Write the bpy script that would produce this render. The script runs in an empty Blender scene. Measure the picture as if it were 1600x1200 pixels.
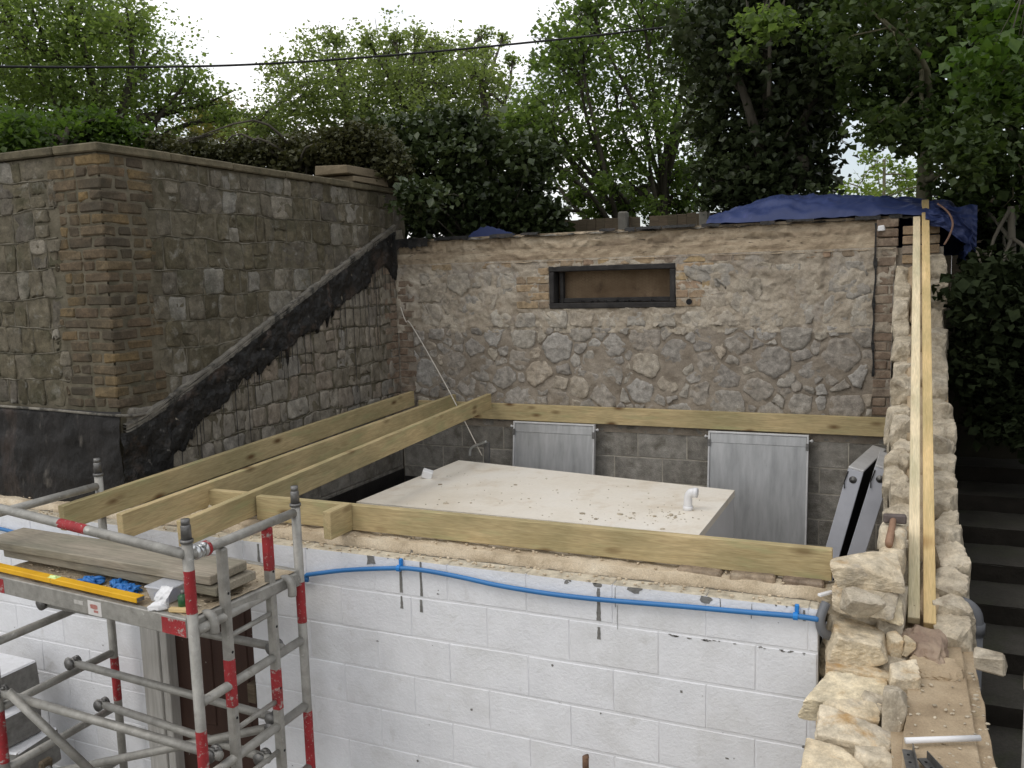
import bpy, math, random
import numpy as np
from mathutils import Vector, Matrix, noise

rad = math.radians
SC = bpy.context.scene
COL = SC.collection

# ------------------------------------------------------------------ camera
cam_d = bpy.data.cameras.new('camera')
cam = bpy.data.objects.new('camera', cam_d)
COL.objects.link(cam)
SC.camera = cam
cam_d.sensor_width = 36.0
cam_d.lens = 30.553
cam_d.clip_start = 0.05
cam_d.clip_end = 600.0
_r, _u, _f = (0.91567, 0.40094, -0.02802), (-0.02307, 0.12205, 0.99226), (-0.40126, 0.90794, -0.12101)
cam.matrix_world = Matrix(((_r[0], _u[0], -_f[0], 0), (_r[1], _u[1], -_f[1], -3.8743), (_r[2], _u[2], -_f[2], 1.6785), (0, 0, 0, 1)))

# ------------------------------------------------------------------ sky, sun, exposure
SUN_EL, SUN_AZ = rad(52), rad(215)           # azimuth clockwise from +Y
world = bpy.data.worlds.new('World')
SC.world = world
world.use_nodes = True
wn, wl = world.node_tree.nodes, world.node_tree.links
wn.clear()
w_out = wn.new('ShaderNodeOutputWorld')
w_bg = wn.new('ShaderNodeBackground')
w_bg.inputs['Strength'].default_value = 0.10
w_sky = wn.new('ShaderNodeTexSky')
w_sky.sky_type = 'NISHITA'
w_sky.sun_disc = False
w_sky.sun_elevation = SUN_EL
w_sky.sun_rotation = SUN_AZ
w_sky.altitude = 50
w_sky.air_density = 1.0
w_sky.dust_density = 2.0
w_tc = wn.new('ShaderNodeTexCoord')
w_map = wn.new('ShaderNodeMapping')
w_map.inputs['Scale'].default_value = (1.0, 1.0, 1.8)
w_map.inputs['Location'].default_value = (2.2, 0.1, 1.6)
w_nz = wn.new('ShaderNodeTexNoise')
w_nz.inputs['Scale'].default_value = 2.1
w_nz.inputs['Detail'].default_value = 8
w_nz.inputs['Roughness'].default_value = 0.55
w_ramp = wn.new('ShaderNodeValToRGB')
w_ramp.color_ramp.elements[0].position = 0.40
w_ramp.color_ramp.elements[0].color = (0.30, 0.30, 0.30, 1)
w_ramp.color_ramp.elements[1].position = 0.56
w_ramp.color_ramp.elements[1].color = (1, 1, 1, 1)
w_mix = wn.new('ShaderNodeMix')
w_mix.data_type = 'RGBA'
wl.new(w_tc.outputs['Generated'], w_map.inputs['Vector'])
wl.new(w_map.outputs['Vector'], w_nz.inputs['Vector'])
wl.new(w_nz.outputs['Fac'], w_ramp.inputs['Fac'])
wl.new(w_ramp.outputs['Color'], w_mix.inputs['Factor'])
wl.new(w_sky.outputs['Color'], w_mix.inputs['A'])
w_mix.inputs['B'].default_value = (12.5, 12.5, 12.5, 1)    # bright overcast cloud
wl.new(w_mix.outputs['Result'], w_bg.inputs['Color'])
wl.new(w_bg.outputs['Background'], w_out.inputs['Surface'])

sun_d = bpy.data.lights.new('sun', 'SUN')
sun_d.energy = 0.55
sun_d.angle = rad(25)
sun_d.color = (1.0, 0.95, 0.87)
sun = bpy.data.objects.new('sun', sun_d)
COL.objects.link(sun)
_sd = Vector((math.sin(SUN_AZ) * math.cos(SUN_EL), math.cos(SUN_AZ) * math.cos(SUN_EL), math.sin(SUN_EL)))
sun.rotation_euler = (-_sd).to_track_quat('-Z', 'Y').to_euler()
sun.location = _sd * 30

SC.view_settings.view_transform = 'Standard'
SC.view_settings.look = 'None'
SC.view_settings.exposure = 0.22
SC.view_settings.gamma = 1.0
SC.view_settings.use_curve_mapping = False

# ------------------------------------------------------------------ measured positions (metres)
TREES = {'left_tree': [[-10.871, 4.947, 5.131, 1.168], [-11.761, 6.974, 5.714, 0.972], [-12.145, 6.233, 4.722, 1.303], [-11.133, 7.053, 5.205, 0.824], [-10.861, 7.043, 4.428, 0.691], [-10.151, 7.439, 4.619, 0.433], [-11.91, 5.244, 4.253, 0.897], [-10.148, 6.899, 4.817, 0.468], [-10.967, 5.764, 4.149, 0.872], [-10.394, 6.092, 5.602, 0.44], [-11.289, 4.74, 5.643, 1.194], [-10.594, 5.278, 5.599, 0.857], [-10.502, 8.197, 4.57, 0.263], [-12.901, 5.247, 5.19, 1.192]], 'shrub': [[-6.363, 0.975, 2.846, 0.25], [-6.968, 1.821, 3.062, 0.282], [-6.69, 1.995, 3.089, 0.252], [-6.422, 2.142, 3.068, 0.21], [-6.206, 2.223, 2.974, 0.104], [-6.89, 1.272, 3.044, 0.256], [-6.921, 1.06, 2.941, 0.285]], 'mid_left': [[-8.73, 8.077, 4.877, 0.647], [-9.356, 10.558, 5.7, 0.754], [-8.418, 10.849, 5.647, 0.667], [-7.682, 10.976, 5.471, 0.657], [-8.601, 10.183, 4.916, 0.928], [-7.272, 10.646, 4.856, 0.914], [-9.722, 8.833, 4.592, 0.623], [-9.953, 8.345, 4.434, 0.377], [-6.542, 10.199, 5.027, 0.491], [-8.527, 8.805, 4.314, 0.742], [-5.963, 9.933, 4.393, 0.506], [-7.195, 9.059, 4.276, 0.719], [-7.257, 11.72, 6.307, 0.171], [-7.425, 11.374, 5.948, 0.167], [-6.756, 11.42, 6.079, 0.153], [-6.509, 11.266, 5.617, 0.15], [-7.547, 10.505, 5.84, 0.198], [-9.857, 8.729, 5.338, 0.218], [-8.913, 9.123, 5.834, 0.216], [-7.874, 9.5, 5.784, 0.189], [-6.408, 9.997, 5.446, 0.209], [-7.357, 9.244, 5.657, 0.149], [-7.904, 8.638, 5.57, 0.158], [-7.052, 11.813, 4.49, 0.744], [-6.345, 11.854, 4.195, 0.581], [-7.714, 10.96, 4.491, 0.749], [-10.201, 9.069, 4.398, 0.59], [-9.378, 9.384, 5.684, 0.517], [-8.316, 9.795, 5.715, 0.559], [-7.427, 10.026, 5.579, 0.55], [-8.466, 9.133, 4.727, 0.769], [-7.504, 9.436, 4.888, 0.759], [-8.967, 8.2, 4.623, 0.564], [-6.426, 9.458, 4.978, 0.514], [-11.095, 9.268, 4.392, 0.436]], 'far_brown': [[-12.524, 10.414, 4.985, 0.568], [-14.259, 11.543, 5.041, 0.626], [-13.306, 12.113, 5.102, 0.466]], 'hedge': [[-6.043, 2.245, 2.907, 0.166], [-6.436, 2.977, 2.996, 0.196], [-6.205, 3.08, 2.958, 0.208], [-5.969, 3.179, 2.95, 0.206], [-5.73, 3.272, 2.941, 0.218], [-5.488, 3.36, 2.901, 0.229], [-5.24, 3.443, 2.921, 0.241], [-4.992, 3.518, 2.879, 0.252], [-4.738, 3.589, 2.928, 0.25], [-4.543, 3.616, 2.794, 0.221], [-4.951, 3.255, 2.997, 0.155], [-4.705, 3.325, 3.044, 0.154], [-5.573, 3.696, 3.073, 0.154]], 'laurel': [[-4.419, 4.309, 2.921, 0.401], [-4.314, 5.258, 3.052, 0.413], [-3.893, 5.359, 2.712, 0.334], [-4.921, 4.762, 2.661, 0.309], [-4.448, 4.926, 2.573, 0.365], [-3.969, 5.064, 2.414, 0.289], [-4.849, 4.527, 3.012, 0.288], [-5.035, 4.323, 3.204, 0.244], [-3.522, 4.992, 2.351, 0.211], [-4.426, 4.486, 3.205, 0.254], [-4.091, 4.566, 3.153, 0.21], [-3.513, 4.737, 2.929, 0.235], [-5.072, 4.86, 2.428, 0.298], [-4.72, 4.964, 2.344, 0.296], [-4.331, 5.072, 2.307, 0.279], [-3.94, 5.164, 2.264, 0.218], [-3.547, 5.24, 2.261, 0.173], [-4.658, 4.634, 3.313, 0.188], [-4.406, 4.678, 2.416, 0.313], [-3.996, 4.788, 2.434, 0.296], [-4.601, 4.391, 2.444, 0.28], [-4.108, 4.558, 2.593, 0.305], [-4.099, 3.343, 2.487, 0.123], [-4.215, 3.392, 2.403, 0.093], [-4.041, 3.479, 2.446, 0.112]], 'mid': [[-3.483, 6.137, 4.435, 0.5], [-3.37, 8.059, 5.029, 0.757], [-2.63, 8.059, 4.765, 0.575], [-4.207, 7.407, 4.246, 0.526], [-3.431, 7.479, 4.092, 0.713], [-2.751, 7.477, 4.017, 0.614], [-4.182, 6.838, 3.621, 0.447], [-3.513, 6.887, 3.329, 0.556], [-2.853, 6.894, 3.351, 0.548], [-2.289, 6.844, 3.481, 0.409], [-3.786, 6.219, 3.004, 0.304], [-3.117, 6.257, 2.735, 0.235], [-3.267, 8.087, 2.811, 0.238], [-2.719, 8.039, 3.026, 0.272], [-2.312, 7.942, 4.376, 0.454], [-3.893, 7.328, 2.709, 0.228], [-2.522, 7.53, 2.476, 0.224], [-3.006, 7.226, 5.161, 0.796], [-2.21, 7.228, 5.042, 0.696], [-3.544, 6.687, 4.871, 0.256], [-4.008, 6.327, 2.528, 0.178], [-4.096, 6.097, 3.618, 0.274], [-3.817, 6.015, 3.578, 0.412], [-4.6, 7.641, 3.43, 0.406], [-4.05, 7.655, 2.914, 0.326], [-3.495, 7.647, 3.213, 0.536], [-2.761, 7.66, 2.869, 0.369], [-2.283, 7.58, 3.111, 0.433], [-2.327, 7.388, 2.601, 0.289], [-3.101, 7.013, 2.494, 0.217], [-3.47, 6.712, 2.521, 0.181], [-2.703, 6.747, 2.441, 0.178], [-3.547, 6.305, 4.189, 0.489]], 'ivy_tree': [[-1.492, 4.494, 3.797, 0.516], [-1.234, 5.545, 4.128, 0.65], [-0.8, 5.492, 3.996, 0.499], [-1.509, 5.303, 3.429, 0.502], [-1.041, 5.267, 3.373, 0.62], [-1.535, 5.095, 2.935, 0.392], [-1.072, 5.062, 2.771, 0.507], [-1.263, 4.936, 2.469, 0.382], [-0.873, 4.882, 2.41, 0.299], [-1.525, 4.691, 2.527, 0.219], [-0.592, 4.705, 3.423, 0.233], [-1.108, 4.553, 4.31, 0.59], [-0.767, 5.595, 3.152, 0.212], [-1.27, 5.44, 2.221, 0.347]], 'right_tree': [[-0.13, 3.525, 3.534, 0.449], [0.356, 4.718, 3.658, 0.65], [0.867, 4.561, 3.503, 0.575], [0.017, 4.486, 3.178, 0.413], [-0.262, 4.362, 3.396, 0.31], [0.374, 4.237, 3.019, 0.521], [0.837, 4.082, 2.871, 0.477], [0.668, 3.977, 2.436, 0.385], [0.914, 3.832, 2.308, 0.401], [0.159, 3.764, 2.72, 0.227], [-0.092, 3.645, 2.775, 0.201], [0.438, 3.513, 2.499, 0.274], [-0.412, 4.716, 3.87, 0.301], [0.487, 4.592, 2.3, 0.213], [0.189, 4.484, 4.085, 0.641], [1.112, 4.29, 3.12, 0.616], [-0.326, 4.239, 3.04, 0.133]], 'bank': [[0.752, 4.191, 1.847, 0.298], [1.059, 4.761, 1.469, 0.449], [1.03, 4.704, 2.062, 0.382], [1.081, 4.637, 1.738, 0.379], [0.656, 2.994, 1.384, 0.254], [0.741, 3.589, 1.166, 0.288], [0.927, 3.508, 0.935, 0.352], [0.808, 3.461, 0.675, 0.252], [1.043, 3.371, 0.625, 0.327], [0.568, 3.363, 1.37, 0.139], [0.926, 3.266, 1.234, 0.319], [0.613, 3.239, 1.557, 0.189], [0.522, 3.186, 1.101, 0.126], [0.494, 3.128, 0.829, 0.094], [0.688, 3.052, 0.615, 0.156], [0.574, 3.002, 0.937, 0.174]], 'birch': [[-0.695, 14.112, 3.169, 0.559], [-0.036, 16.126, 3.417, 0.591], [-1.262, 15.885, 3.217, 0.38], [0.209, 15.725, 3.049, 0.434], [-0.4, 15.522, 3.832, 0.374], [0.996, 15.3, 2.971, 0.368]], 'branch': [[0.525, 1.801, 2.811, 0.18], [0.689, 2.388, 2.728, 0.216], [0.496, 2.346, 2.741, 0.121], [0.628, 2.274, 3.118, 0.187]], 'sprig': [[-1.023, 3.556, 3.608, 0.148], [-0.926, 3.77, 3.706, 0.117], [-1.136, 3.721, 3.421, 0.081], [-1.144, 3.7, 3.694, 0.093]]}
TRUNKS = {'mid': [[-3.128, 7.192, 2.368], [-2.798, 7.486, 2.365], [-2.538, 7.752, 2.364]], 'right': [[0.202, 4.723, 2.19], [0.162, 4.624, 2.65]], 'ivy': [[-1.079, 5.161, 2.259], [-1.181, 5.149, 3.906]]}
CABLE = [[-7.952, 0.949, 3.617], [-7.423, 1.728, 3.696], [-6.887, 2.376, 3.757], [-6.194, 3.063, 3.825], [-5.476, 3.643, 3.901], [-4.611, 4.202, 3.988], [-3.669, 4.671, 4.066], [-2.683, 5.03, 4.126], [-1.633, 5.281, 4.174], [-0.621, 5.405, 4.2]]
TANK = [[-3.722, 1.554, 0.02], [-3.661, 3.144, 0.02], [-1.089, 2.745, 0.02], [-1.11, 1.514, 0.02]]
TANKPTS = {'elbow': [-1.302, 2.079, 0.02], 'cap': [-3.584, 2.414, 0.02]}
PIPE = [[-5.921, -0.03, 0.102], [-5.529, -0.03, 0.087], [-5.157, -0.03, 0.069], [-3.194, -0.03, 0.017], [-2.991, -0.03, 0.055], [-2.73, -0.03, 0.111], [-2.401, -0.03, 0.159], [-2.245, -0.03, 0.166], [-2.019, -0.03, 0.154], [-1.801, -0.03, 0.135], [-1.524, -0.03, 0.126], [-1.26, -0.03, 0.13], [-0.887, -0.03, 0.147], [-0.597, -0.03, 0.158], [-0.368, -0.03, 0.168], [-0.272, -0.03, 0.166]]
CLIPS = [[-2.389, -0.03, 0.16], [-0.368, -0.03, 0.168]]
BR = {'a': [[-4.45, -0.45, -0.504], [-2.87, -0.465, -0.565]], 'b': [[-4.45, -0.271, -0.85], [-2.87, -0.581, -0.721]], 'c': [[-4.607, -0.91, -0.475], [-2.846, -1.04, -0.527]], 'd': [[-4.233, -0.98, -0.407], [-3.874, -0.75, -0.971]], 'e': [[-4.382, -0.75, -1.044], [-2.87, -0.467, -0.595]], 'f': [[-4.45, -0.596, -0.083], [-2.87, -0.42, -0.197]]}
PANEL_SIDE = {'A': [[-0.221, 2.55, 0.287], [-0.357, 2.45, -0.28], [-0.04, 3.45, 0.28]], 'B': [[-0.042, 2.3, 0.36], [-0.183, 2.2, -0.186], [-0.004, 2.6, 0.353]]}
STRAP = [[-3.6, 3.25, 0.044], [-3.591, 3.25, 0.1], [-3.55, 3.25, 0.138], [-3.496, 3.25, 0.159], [-3.423, 3.25, 0.187]]
STRAPB = [[-3.417, 3.25, 0.175], [-3.426, 3.25, 0.096], [-3.457, 3.25, -0.02]]
STRING = [[-4.547, 3.7, 1.419], [-4.482, 3.68, 1.278], [-4.399, 3.66, 1.228], [-3.894, 3.42, 0.641], [-3.474, 3.25, 0.052]]
TARP = [[-1.476, 4.1, 2.135], [-1.197, 4.1, 2.226], [-0.873, 4.1, 2.279], [-0.509, 4.1, 2.262], [-0.01, 4.1, 2.19], [0.37, 4.1, 2.152], [0.512, 4.1, 2.007]]
TARPROPE = [[0.28, 3.95, 2.153], [0.355, 3.95, 2.084], [0.39, 3.95, 1.997], [0.37, 3.95, 1.907], [0.335, 3.95, 1.838]]
ROCKS = {'s1': [-0.091, 0.08, 0.331, 0.153, 0.056], 's2': [-0.088, 0.06, 0.232, 0.136, 0.057], 's3': [-0.115, -0.06, 0.256, 0.071, 0.051], 's4': [-0.112, -0.12, 0.065, 0.121, 0.06], 's5': [-0.114, -0.16, -0.032, 0.135, 0.048], 's6': [-0.133, -0.36, -0.08, 0.151, 0.065], 's7': [-0.12, -0.48, -0.06, 0.105, 0.052], 's8': [-0.098, -0.62, -0.095, 0.15, 0.06], 's9': [-0.17, -0.8, -0.119, 0.11, 0.048], 's10': [0.009, 0.1, 0.102, 0.054, 0.04], 's11': [0.029, 0.0, 0.051, 0.034, 0.06], 's12': [0.082, 0.0, 0.073, 0.025, 0.034], 's13': [0.069, -0.25, -0.001, 0.057, 0.075], 's14': [0.012, 0.6, 0.378, 0.061, 0.057], 's15': [0.016, 0.5, 0.303, 0.056, 0.053], 's16': [0.034, 0.25, 0.136, 0.045, 0.085], 'mound': [0.151, 0.05, 0.037, 0.081, 0.094], 'brickend': [0.352, -0.1, 0.114, 0.06, 0.064], 's17': [0.036, -0.5, -0.023, 0.048, 0.12]}
MISC = {'hammer': [0.023, 0.6, 0.468], 'hamend': [0.001, 0.45, 0.395], 'wcable': [[-0.277, 0.049, 0.23], [-0.227, 0.112, 0.24]], 'tube': [[0.069, -0.714, 0.07], [0.308, -0.605, 0.07]], 'br1': [[0.074, -0.771, 0.07], [0.097, -1.009, 0.07]], 'br2': [[0.119, -0.811, 0.07], [0.196, -0.971, 0.07]], 'elbow': [[0.347, 0.35, 0.174], [0.358, 0.35, 0.056], [0.376, 0.2, -0.157]], 'post': [[0.429, -0.602, 0.295], [0.432, -0.704, 0.003]], 'rod': [[-1.325, -0.12, -0.65], [-1.33, -0.12, -0.748]], 'foam': [-0.113, 3.76, 1.988], 'greypipe': [-0.266, 0.0, 0.126], 'chips': [[-2.397, 0.0, 0.206], [-2.399, 0.0, -0.073], [-2.271, -0.0, 0.205], [-2.281, 0.0, -0.075], [-1.284, 0.0, 0.197], [-1.284, -0.0, 0.009], [-1.286, -0.0, -0.082], [-2.59, 0.0, 0.221], [-1.102, 0.0, 0.209], [-0.763, 0.0, 0.189], [-3.348, 0.0, 0.189], [-3.354, 0.0, 0.054]]}

random.seed(7)
RNG = np.random.default_rng(11)

# ------------------------------------------------------------------ helpers
class M:
    """collects geometry in world coordinates"""
    def __init__(s): s.v = []; s.f = []; s.m = []
    def add(s, vs, fs, mi=0):
        o = len(s.v)
        s.v.extend([tuple(p) for p in vs])
        s.f.extend([tuple(i + o for i in f) for f in fs])
        s.m.extend([mi] * len(fs))
        return s

WLOC = {}
def obj(name, m, mat, parent=None, smooth=False, label=None, cat=None, kind=None, group=None, mesh=None, base=None):
    v = np.array(m.v, dtype=np.float64)
    if base is None:
        mn, mx = v.min(0), v.max(0)
        base = np.array([(mn[0] + mx[0]) / 2, (mn[1] + mx[1]) / 2, mn[2]])
    else:
        base = np.array(base, dtype=np.float64)
    me = bpy.data.meshes.new(name)
    me.from_pydata((v - base).tolist(), [], m.f)
    mats = mat if isinstance(mat, (list, tuple)) else [mat]
    for mm in mats: me.materials.append(mm)
    if len(mats) > 1: me.polygons.foreach_set('material_index', m.m)
    if smooth: me.polygons.foreach_set('use_smooth', [True] * len(me.polygons))
    me.update()
    o = bpy.data.objects.new(name, me)
    COL.objects.link(o)
    pl = np.zeros(3)
    if parent is not None:
        o.parent = parent
        pl = WLOC[parent.name]
    o.location = tuple(base - pl)
    WLOC[o.name] = base
    tag(o, label, cat, kind, group)
    return o

def tag(o, label=None, cat=None, kind=None, group=None):
    if label: o['label'] = label
    if cat: o['category'] = cat
    if kind: o['kind'] = kind
    if group: o['group'] = group
    return o

def thing(name, label, cat, loc, group=None):
    o = bpy.data.objects.new(name, None)
    o.empty_display_size = 0.1
    COL.objects.link(o)
    o.location = loc
    WLOC[o.name] = np.array(loc, dtype=np.float64)
    return tag(o, label, cat, None, group)

def bbox(m, c, h, b=0.004, rot=None, jit=0.0, mi=0, seed=None):
    """chamfered box: centre c, half sizes h, bevel b, optional 3x3 rotation"""
    rnd = random.Random(seed) if seed is not None else random
    vs = []; idx = {}
    for sx in (-1, 1):
        for sy in (-1, 1):
            for sz in (-1, 1):
                j = Vector((rnd.uniform(-jit, jit), rnd.uniform(-jit, jit), rnd.uniform(-jit, jit)))
                for k in range(3):
                    p = Vector((sx * (h[0] - (b if k != 0 else 0)), sy * (h[1] - (b if k != 1 else 0)), sz * (h[2] - (b if k != 2 else 0)))) + j
                    idx[(sx, sy, sz, k)] = len(vs)
                    vs.append(p)
    fs = []
    S = (-1, 1)
    for s in S:
        fs.append([idx[(s, a, c2, 0)] for a, c2 in ((-1, -1), (1, -1), (1, 1), (-1, 1))])
        fs.append([idx[(a, s, c2, 1)] for a, c2 in ((-1, -1), (1, -1), (1, 1), (-1, 1))])
        fs.append([idx[(a, c2, s, 2)] for a, c2 in ((-1, -1), (1, -1), (1, 1), (-1, 1))])
    for a in S:
        for c2 in S:
            fs.append([idx[(a, c2, -1, 0)], idx[(a, c2, 1, 0)], idx[(a, c2, 1, 1)], idx[(a, c2, -1, 1)]])
            fs.append([idx[(a, -1, c2, 0)], idx[(a, 1, c2, 0)], idx[(a, 1, c2, 2)], idx[(a, -1, c2, 2)]])
            fs.append([idx[(-1, a, c2, 1)], idx[(1, a, c2, 1)], idx[(1, a, c2, 2)], idx[(-1, a, c2, 2)]])
            for c3 in S:
                fs.append([idx[(a, c2, c3, k)] for k in range(3)])
    out = []
    for f in fs:
        p = [vs[i] for i in f]
        n = (p[1] - p[0]).cross(p[2] - p[0])
        cen = sum(p, Vector()) / len(p)
        out.append(f if n.dot(cen) > 0 else f[::-1])
    if rot is not None: vs = [rot @ p for p in vs]
    c = Vector(c)
    m.add([p + c for p in vs], out, mi)
    return m

def rz(a): return Matrix.Rotation(a, 3, 'Z')

def tube(m, pts, r, n=12, cap=True, mi=0):
    pts = [Vector(p) for p in pts]
    rs = r if isinstance(r, (list, tuple)) else [r] * len(pts)
    t0 = (pts[1] - pts[0]).normalized()
    a = t0.orthogonal().normalized()
    vs = []
    for i, p in enumerate(pts):
        t = (pts[min(i + 1, len(pts) - 1)] - pts[max(i - 1, 0)])
        t = t.normalized() if t.length > 1e-9 else t0
        a = (a - t * a.dot(t)).normalized()
        b = t.cross(a)
        for k in range(n):
            w = 2 * math.pi * k / n
            vs.append(p + (a * math.cos(w) + b * math.sin(w)) * rs[i])
    fs = []
    for i in range(len(pts) - 1):
        for k in range(n):
            k2 = (k + 1) % n
            fs.append((i * n + k, i * n + k2, (i + 1) * n + k2, (i + 1) * n + k))
    if cap:
        fs.append(tuple(range(n))[::-1])
        fs.append(tuple((len(pts) - 1) * n + k for k in range(n)))
    m.add(vs, fs, mi)
    return m

def spline(pts, k=6):
    pts = [Vector(p) for p in pts]
    out = []
    for i in range(len(pts) - 1):
        p0 = pts[max(i - 1, 0)]; p1 = pts[i]; p2 = pts[i + 1]; p3 = pts[min(i + 2, len(pts) - 1)]
        for j in range(k):
            t = j / k
            out.append(0.5 * ((2 * p1) + (p2 - p0) * t + (2 * p0 - 5 * p1 + 4 * p2 - p3) * t * t + (3 * p1 - p0 - 3 * p2 + p3) * t ** 3))
    out.append(pts[-1])
    return out

def fbm(p, o=4):
    return noise.fractal(Vector(p), 0.9, 2.1, o)

_ICO = {}
def ico(n):
    if n in _ICO: return _ICO[n]
    import bmesh
    bm = bmesh.new()
    bmesh.ops.create_icosphere(bm, subdivisions=n, radius=1.0)
    v = [x.co.normalized() for x in bm.verts]
    f = [tuple(q.index for q in x.verts) for x in bm.faces]
    bm.free()
    _ICO[n] = (v, f)
    return _ICO[n]

def rock(m, c, h, seed=0, rot=0.0, cuts=5, rough=0.05, sub=3, tilt=(0, 0), sharp=34.0, mi=0):
    """angular broken stone: rounded convex polyhedron with chipped faces"""
    rnd = random.Random(seed)
    V, F = ico(sub)
    pl = []
    for ax in range(3):
        for s in (-1, 1):
            n = Vector([rnd.gauss(0, .10) for _ in range(3)])
            n[ax] += s
            pl.append((n.normalized(), rnd.uniform(.90, 1.03)))
    for _ in range(cuts):
        n = Vector([rnd.choice((-1, 1)) * rnd.uniform(.25, 1) for _ in range(3)]).normalized()
        pl.append((n, rnd.uniform(.92, 1.2)))
    R = (Matrix.Rotation(rot, 3, 'Z') @ Matrix.Rotation(tilt[0], 3, 'X') @ Matrix.Rotation(tilt[1], 3, 'Y'))
    off = Vector((rnd.uniform(0, 50), rnd.uniform(0, 50), rnd.uniform(0, 50)))
    hm = (h[0] * h[1] * h[2]) ** (1 / 3)
    out = []
    for d in V:
        s = 0.0
        for n, k in pl:
            q = n.dot(d)
            if q > 0.02: s += (q / k) ** sharp
        r = s ** (-1 / sharp)
        p = Vector((d.x * r * h[0], d.y * r * h[1], d.z * r * h[2]))
        q = p / hm
        nz = noise.fractal(q * 1.5 + off, .8, 2.2, 3) * rough * .7 + abs(noise.noise(q * 4.3 + off)) * rough * .8 + noise.noise(q * 11 + off) * rough * .22
        p = p * (1 - nz)
        out.append(R @ p + Vector(c))
    m.add(out, F, mi)
    return m

def poly_area(p):
    return 0.5 * sum(p[i][0] * p[(i + 1) % len(p)][1] - p[(i + 1) % len(p)][0] * p[i][1] for i in range(len(p)))

def refine(poly, step=.035, jit=.006, rnd=random, chaikin=1):
    for _ in range(chaikin):
        q = []
        for i in range(len(poly)):
            a, b = poly[i], poly[(i + 1) % len(poly)]
            t = .16
            q.append((a[0] * (1 - t) + b[0] * t, a[1] * (1 - t) + b[1] * t))
            q.append((a[0] * t + b[0] * (1 - t), a[1] * t + b[1] * (1 - t)))
        poly = q
    out = []
    for i in range(len(poly)):
        a, b = poly[i], poly[(i + 1) % len(poly)]
        L = math.hypot(b[0] - a[0], b[1] - a[1])
        k = max(1, int(L / step))
        for j in range(k):
            t = j / k
            out.append((a[0] + (b[0] - a[0]) * t + rnd.uniform(-jit, jit), a[1] + (b[1] - a[1]) * t + rnd.uniform(-jit, jit)))
    return out

def dome(m, poly, fr, proud, rough=.006, back=-.03, seed=0, flat=.6, mi=0):
    """one wall stone: outline poly (u,v) on frame fr=(O,U,V,N), face standing proud"""
    O, U, V, N = fr
    if poly_area(poly) < 0: poly = poly[::-1]
    cu = sum(p[0] for p in poly) / len(poly); cv = sum(p[1] for p in poly) / len(poly)
    rnd = random.Random(seed)
    tu, tv = rnd.uniform(-.06, .06), rnd.uniform(-.06, .06)
    rings = [(1.0, back), (1.0, proud * .5), (.955, proud * .92), (.78, proud * 1.0), (.42, proud * (1 + .12 * flat))]
    vs = []
    n = len(poly)
    for k, (s, d) in enumerate(rings):
        for p in poly:
            u = cu + (p[0] - cu) * s; v = cv + (p[1] - cv) * s
            w = d
            if k > 0:
                w += fbm((u * 14 + seed * 3.1, v * 14, seed * .7)) * rough * (1.0 if k > 1 else .5) + (u - cu) * tu * s + (v - cv) * tv * s
            vs.append(O + U * u + V * v + N * w)
    vs.append(O + U * cu + V * cv + N * (proud * 1.2 + rnd.uniform(-1, 1) * rough))
    fs = []
    for k in range(len(rings) - 1):
        for i in range(n):
            j = (i + 1) % n
            fs.append((k * n + i, k * n + j, (k + 1) * n + j, (k + 1) * n + i))
    c = len(vs) - 1
    k = len(rings) - 1
    for i in range(n):
        fs.append((k * n + i, k * n + (i + 1) % n, c))
    if U.cross(V).dot(N) < 0: fs = [f[::-1] for f in fs]
    m.add(vs, fs, mi)
    return m

def clip(poly, nx, ny, d):
    out = []
    for i in range(len(poly)):
        a, b = poly[i], poly[(i + 1) % len(poly)]
        da = a[0] * nx + a[1] * ny - d; db = b[0] * nx + b[1] * ny - d
        if da <= 0: out.append(a)
        if (da < 0 < db) or (db < 0 < da):
            t = da / (da - db)
            out.append((a[0] + (b[0] - a[0]) * t, a[1] + (b[1] - a[1]) * t))
    return out

def cells(pts, x0, x1, y0, y1, wt=None):
    res = []
    for i, p in enumerate(pts):
        poly = [(x0, y0), (x1, y0), (x1, y1), (x0, y1)]
        for j, q in enumerate(pts):
            if i == j: continue
            dx, dy = q[0] - p[0], q[1] - p[1]
            if dx * dx + dy * dy > 1.2: continue
            poly = clip(poly, dx, dy, (q[0] ** 2 + q[1] ** 2 - p[0] ** 2 - p[1] ** 2 + ((wt[i] - wt[j]) if wt else 0)) / 2)
            if not poly: break
        res.append(poly)
    return res

def sheet(m, fn, nu, nv, flip=False, mask=None, mi=0):
    vs = [fn(i / nu, j / nv) for j in range(nv + 1) for i in range(nu + 1)]
    fs = []
    for j in range(nv):
        for i in range(nu):
            if mask and not mask(i / nu, j / nv, (i + 1) / nu, (j + 1) / nv): continue
            a = j * (nu + 1) + i
            f = (a, a + 1, a + nu + 2, a + nu + 1)
            fs.append(f[::-1] if flip else f)
    m.add(vs, fs, mi)
    return m

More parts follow.
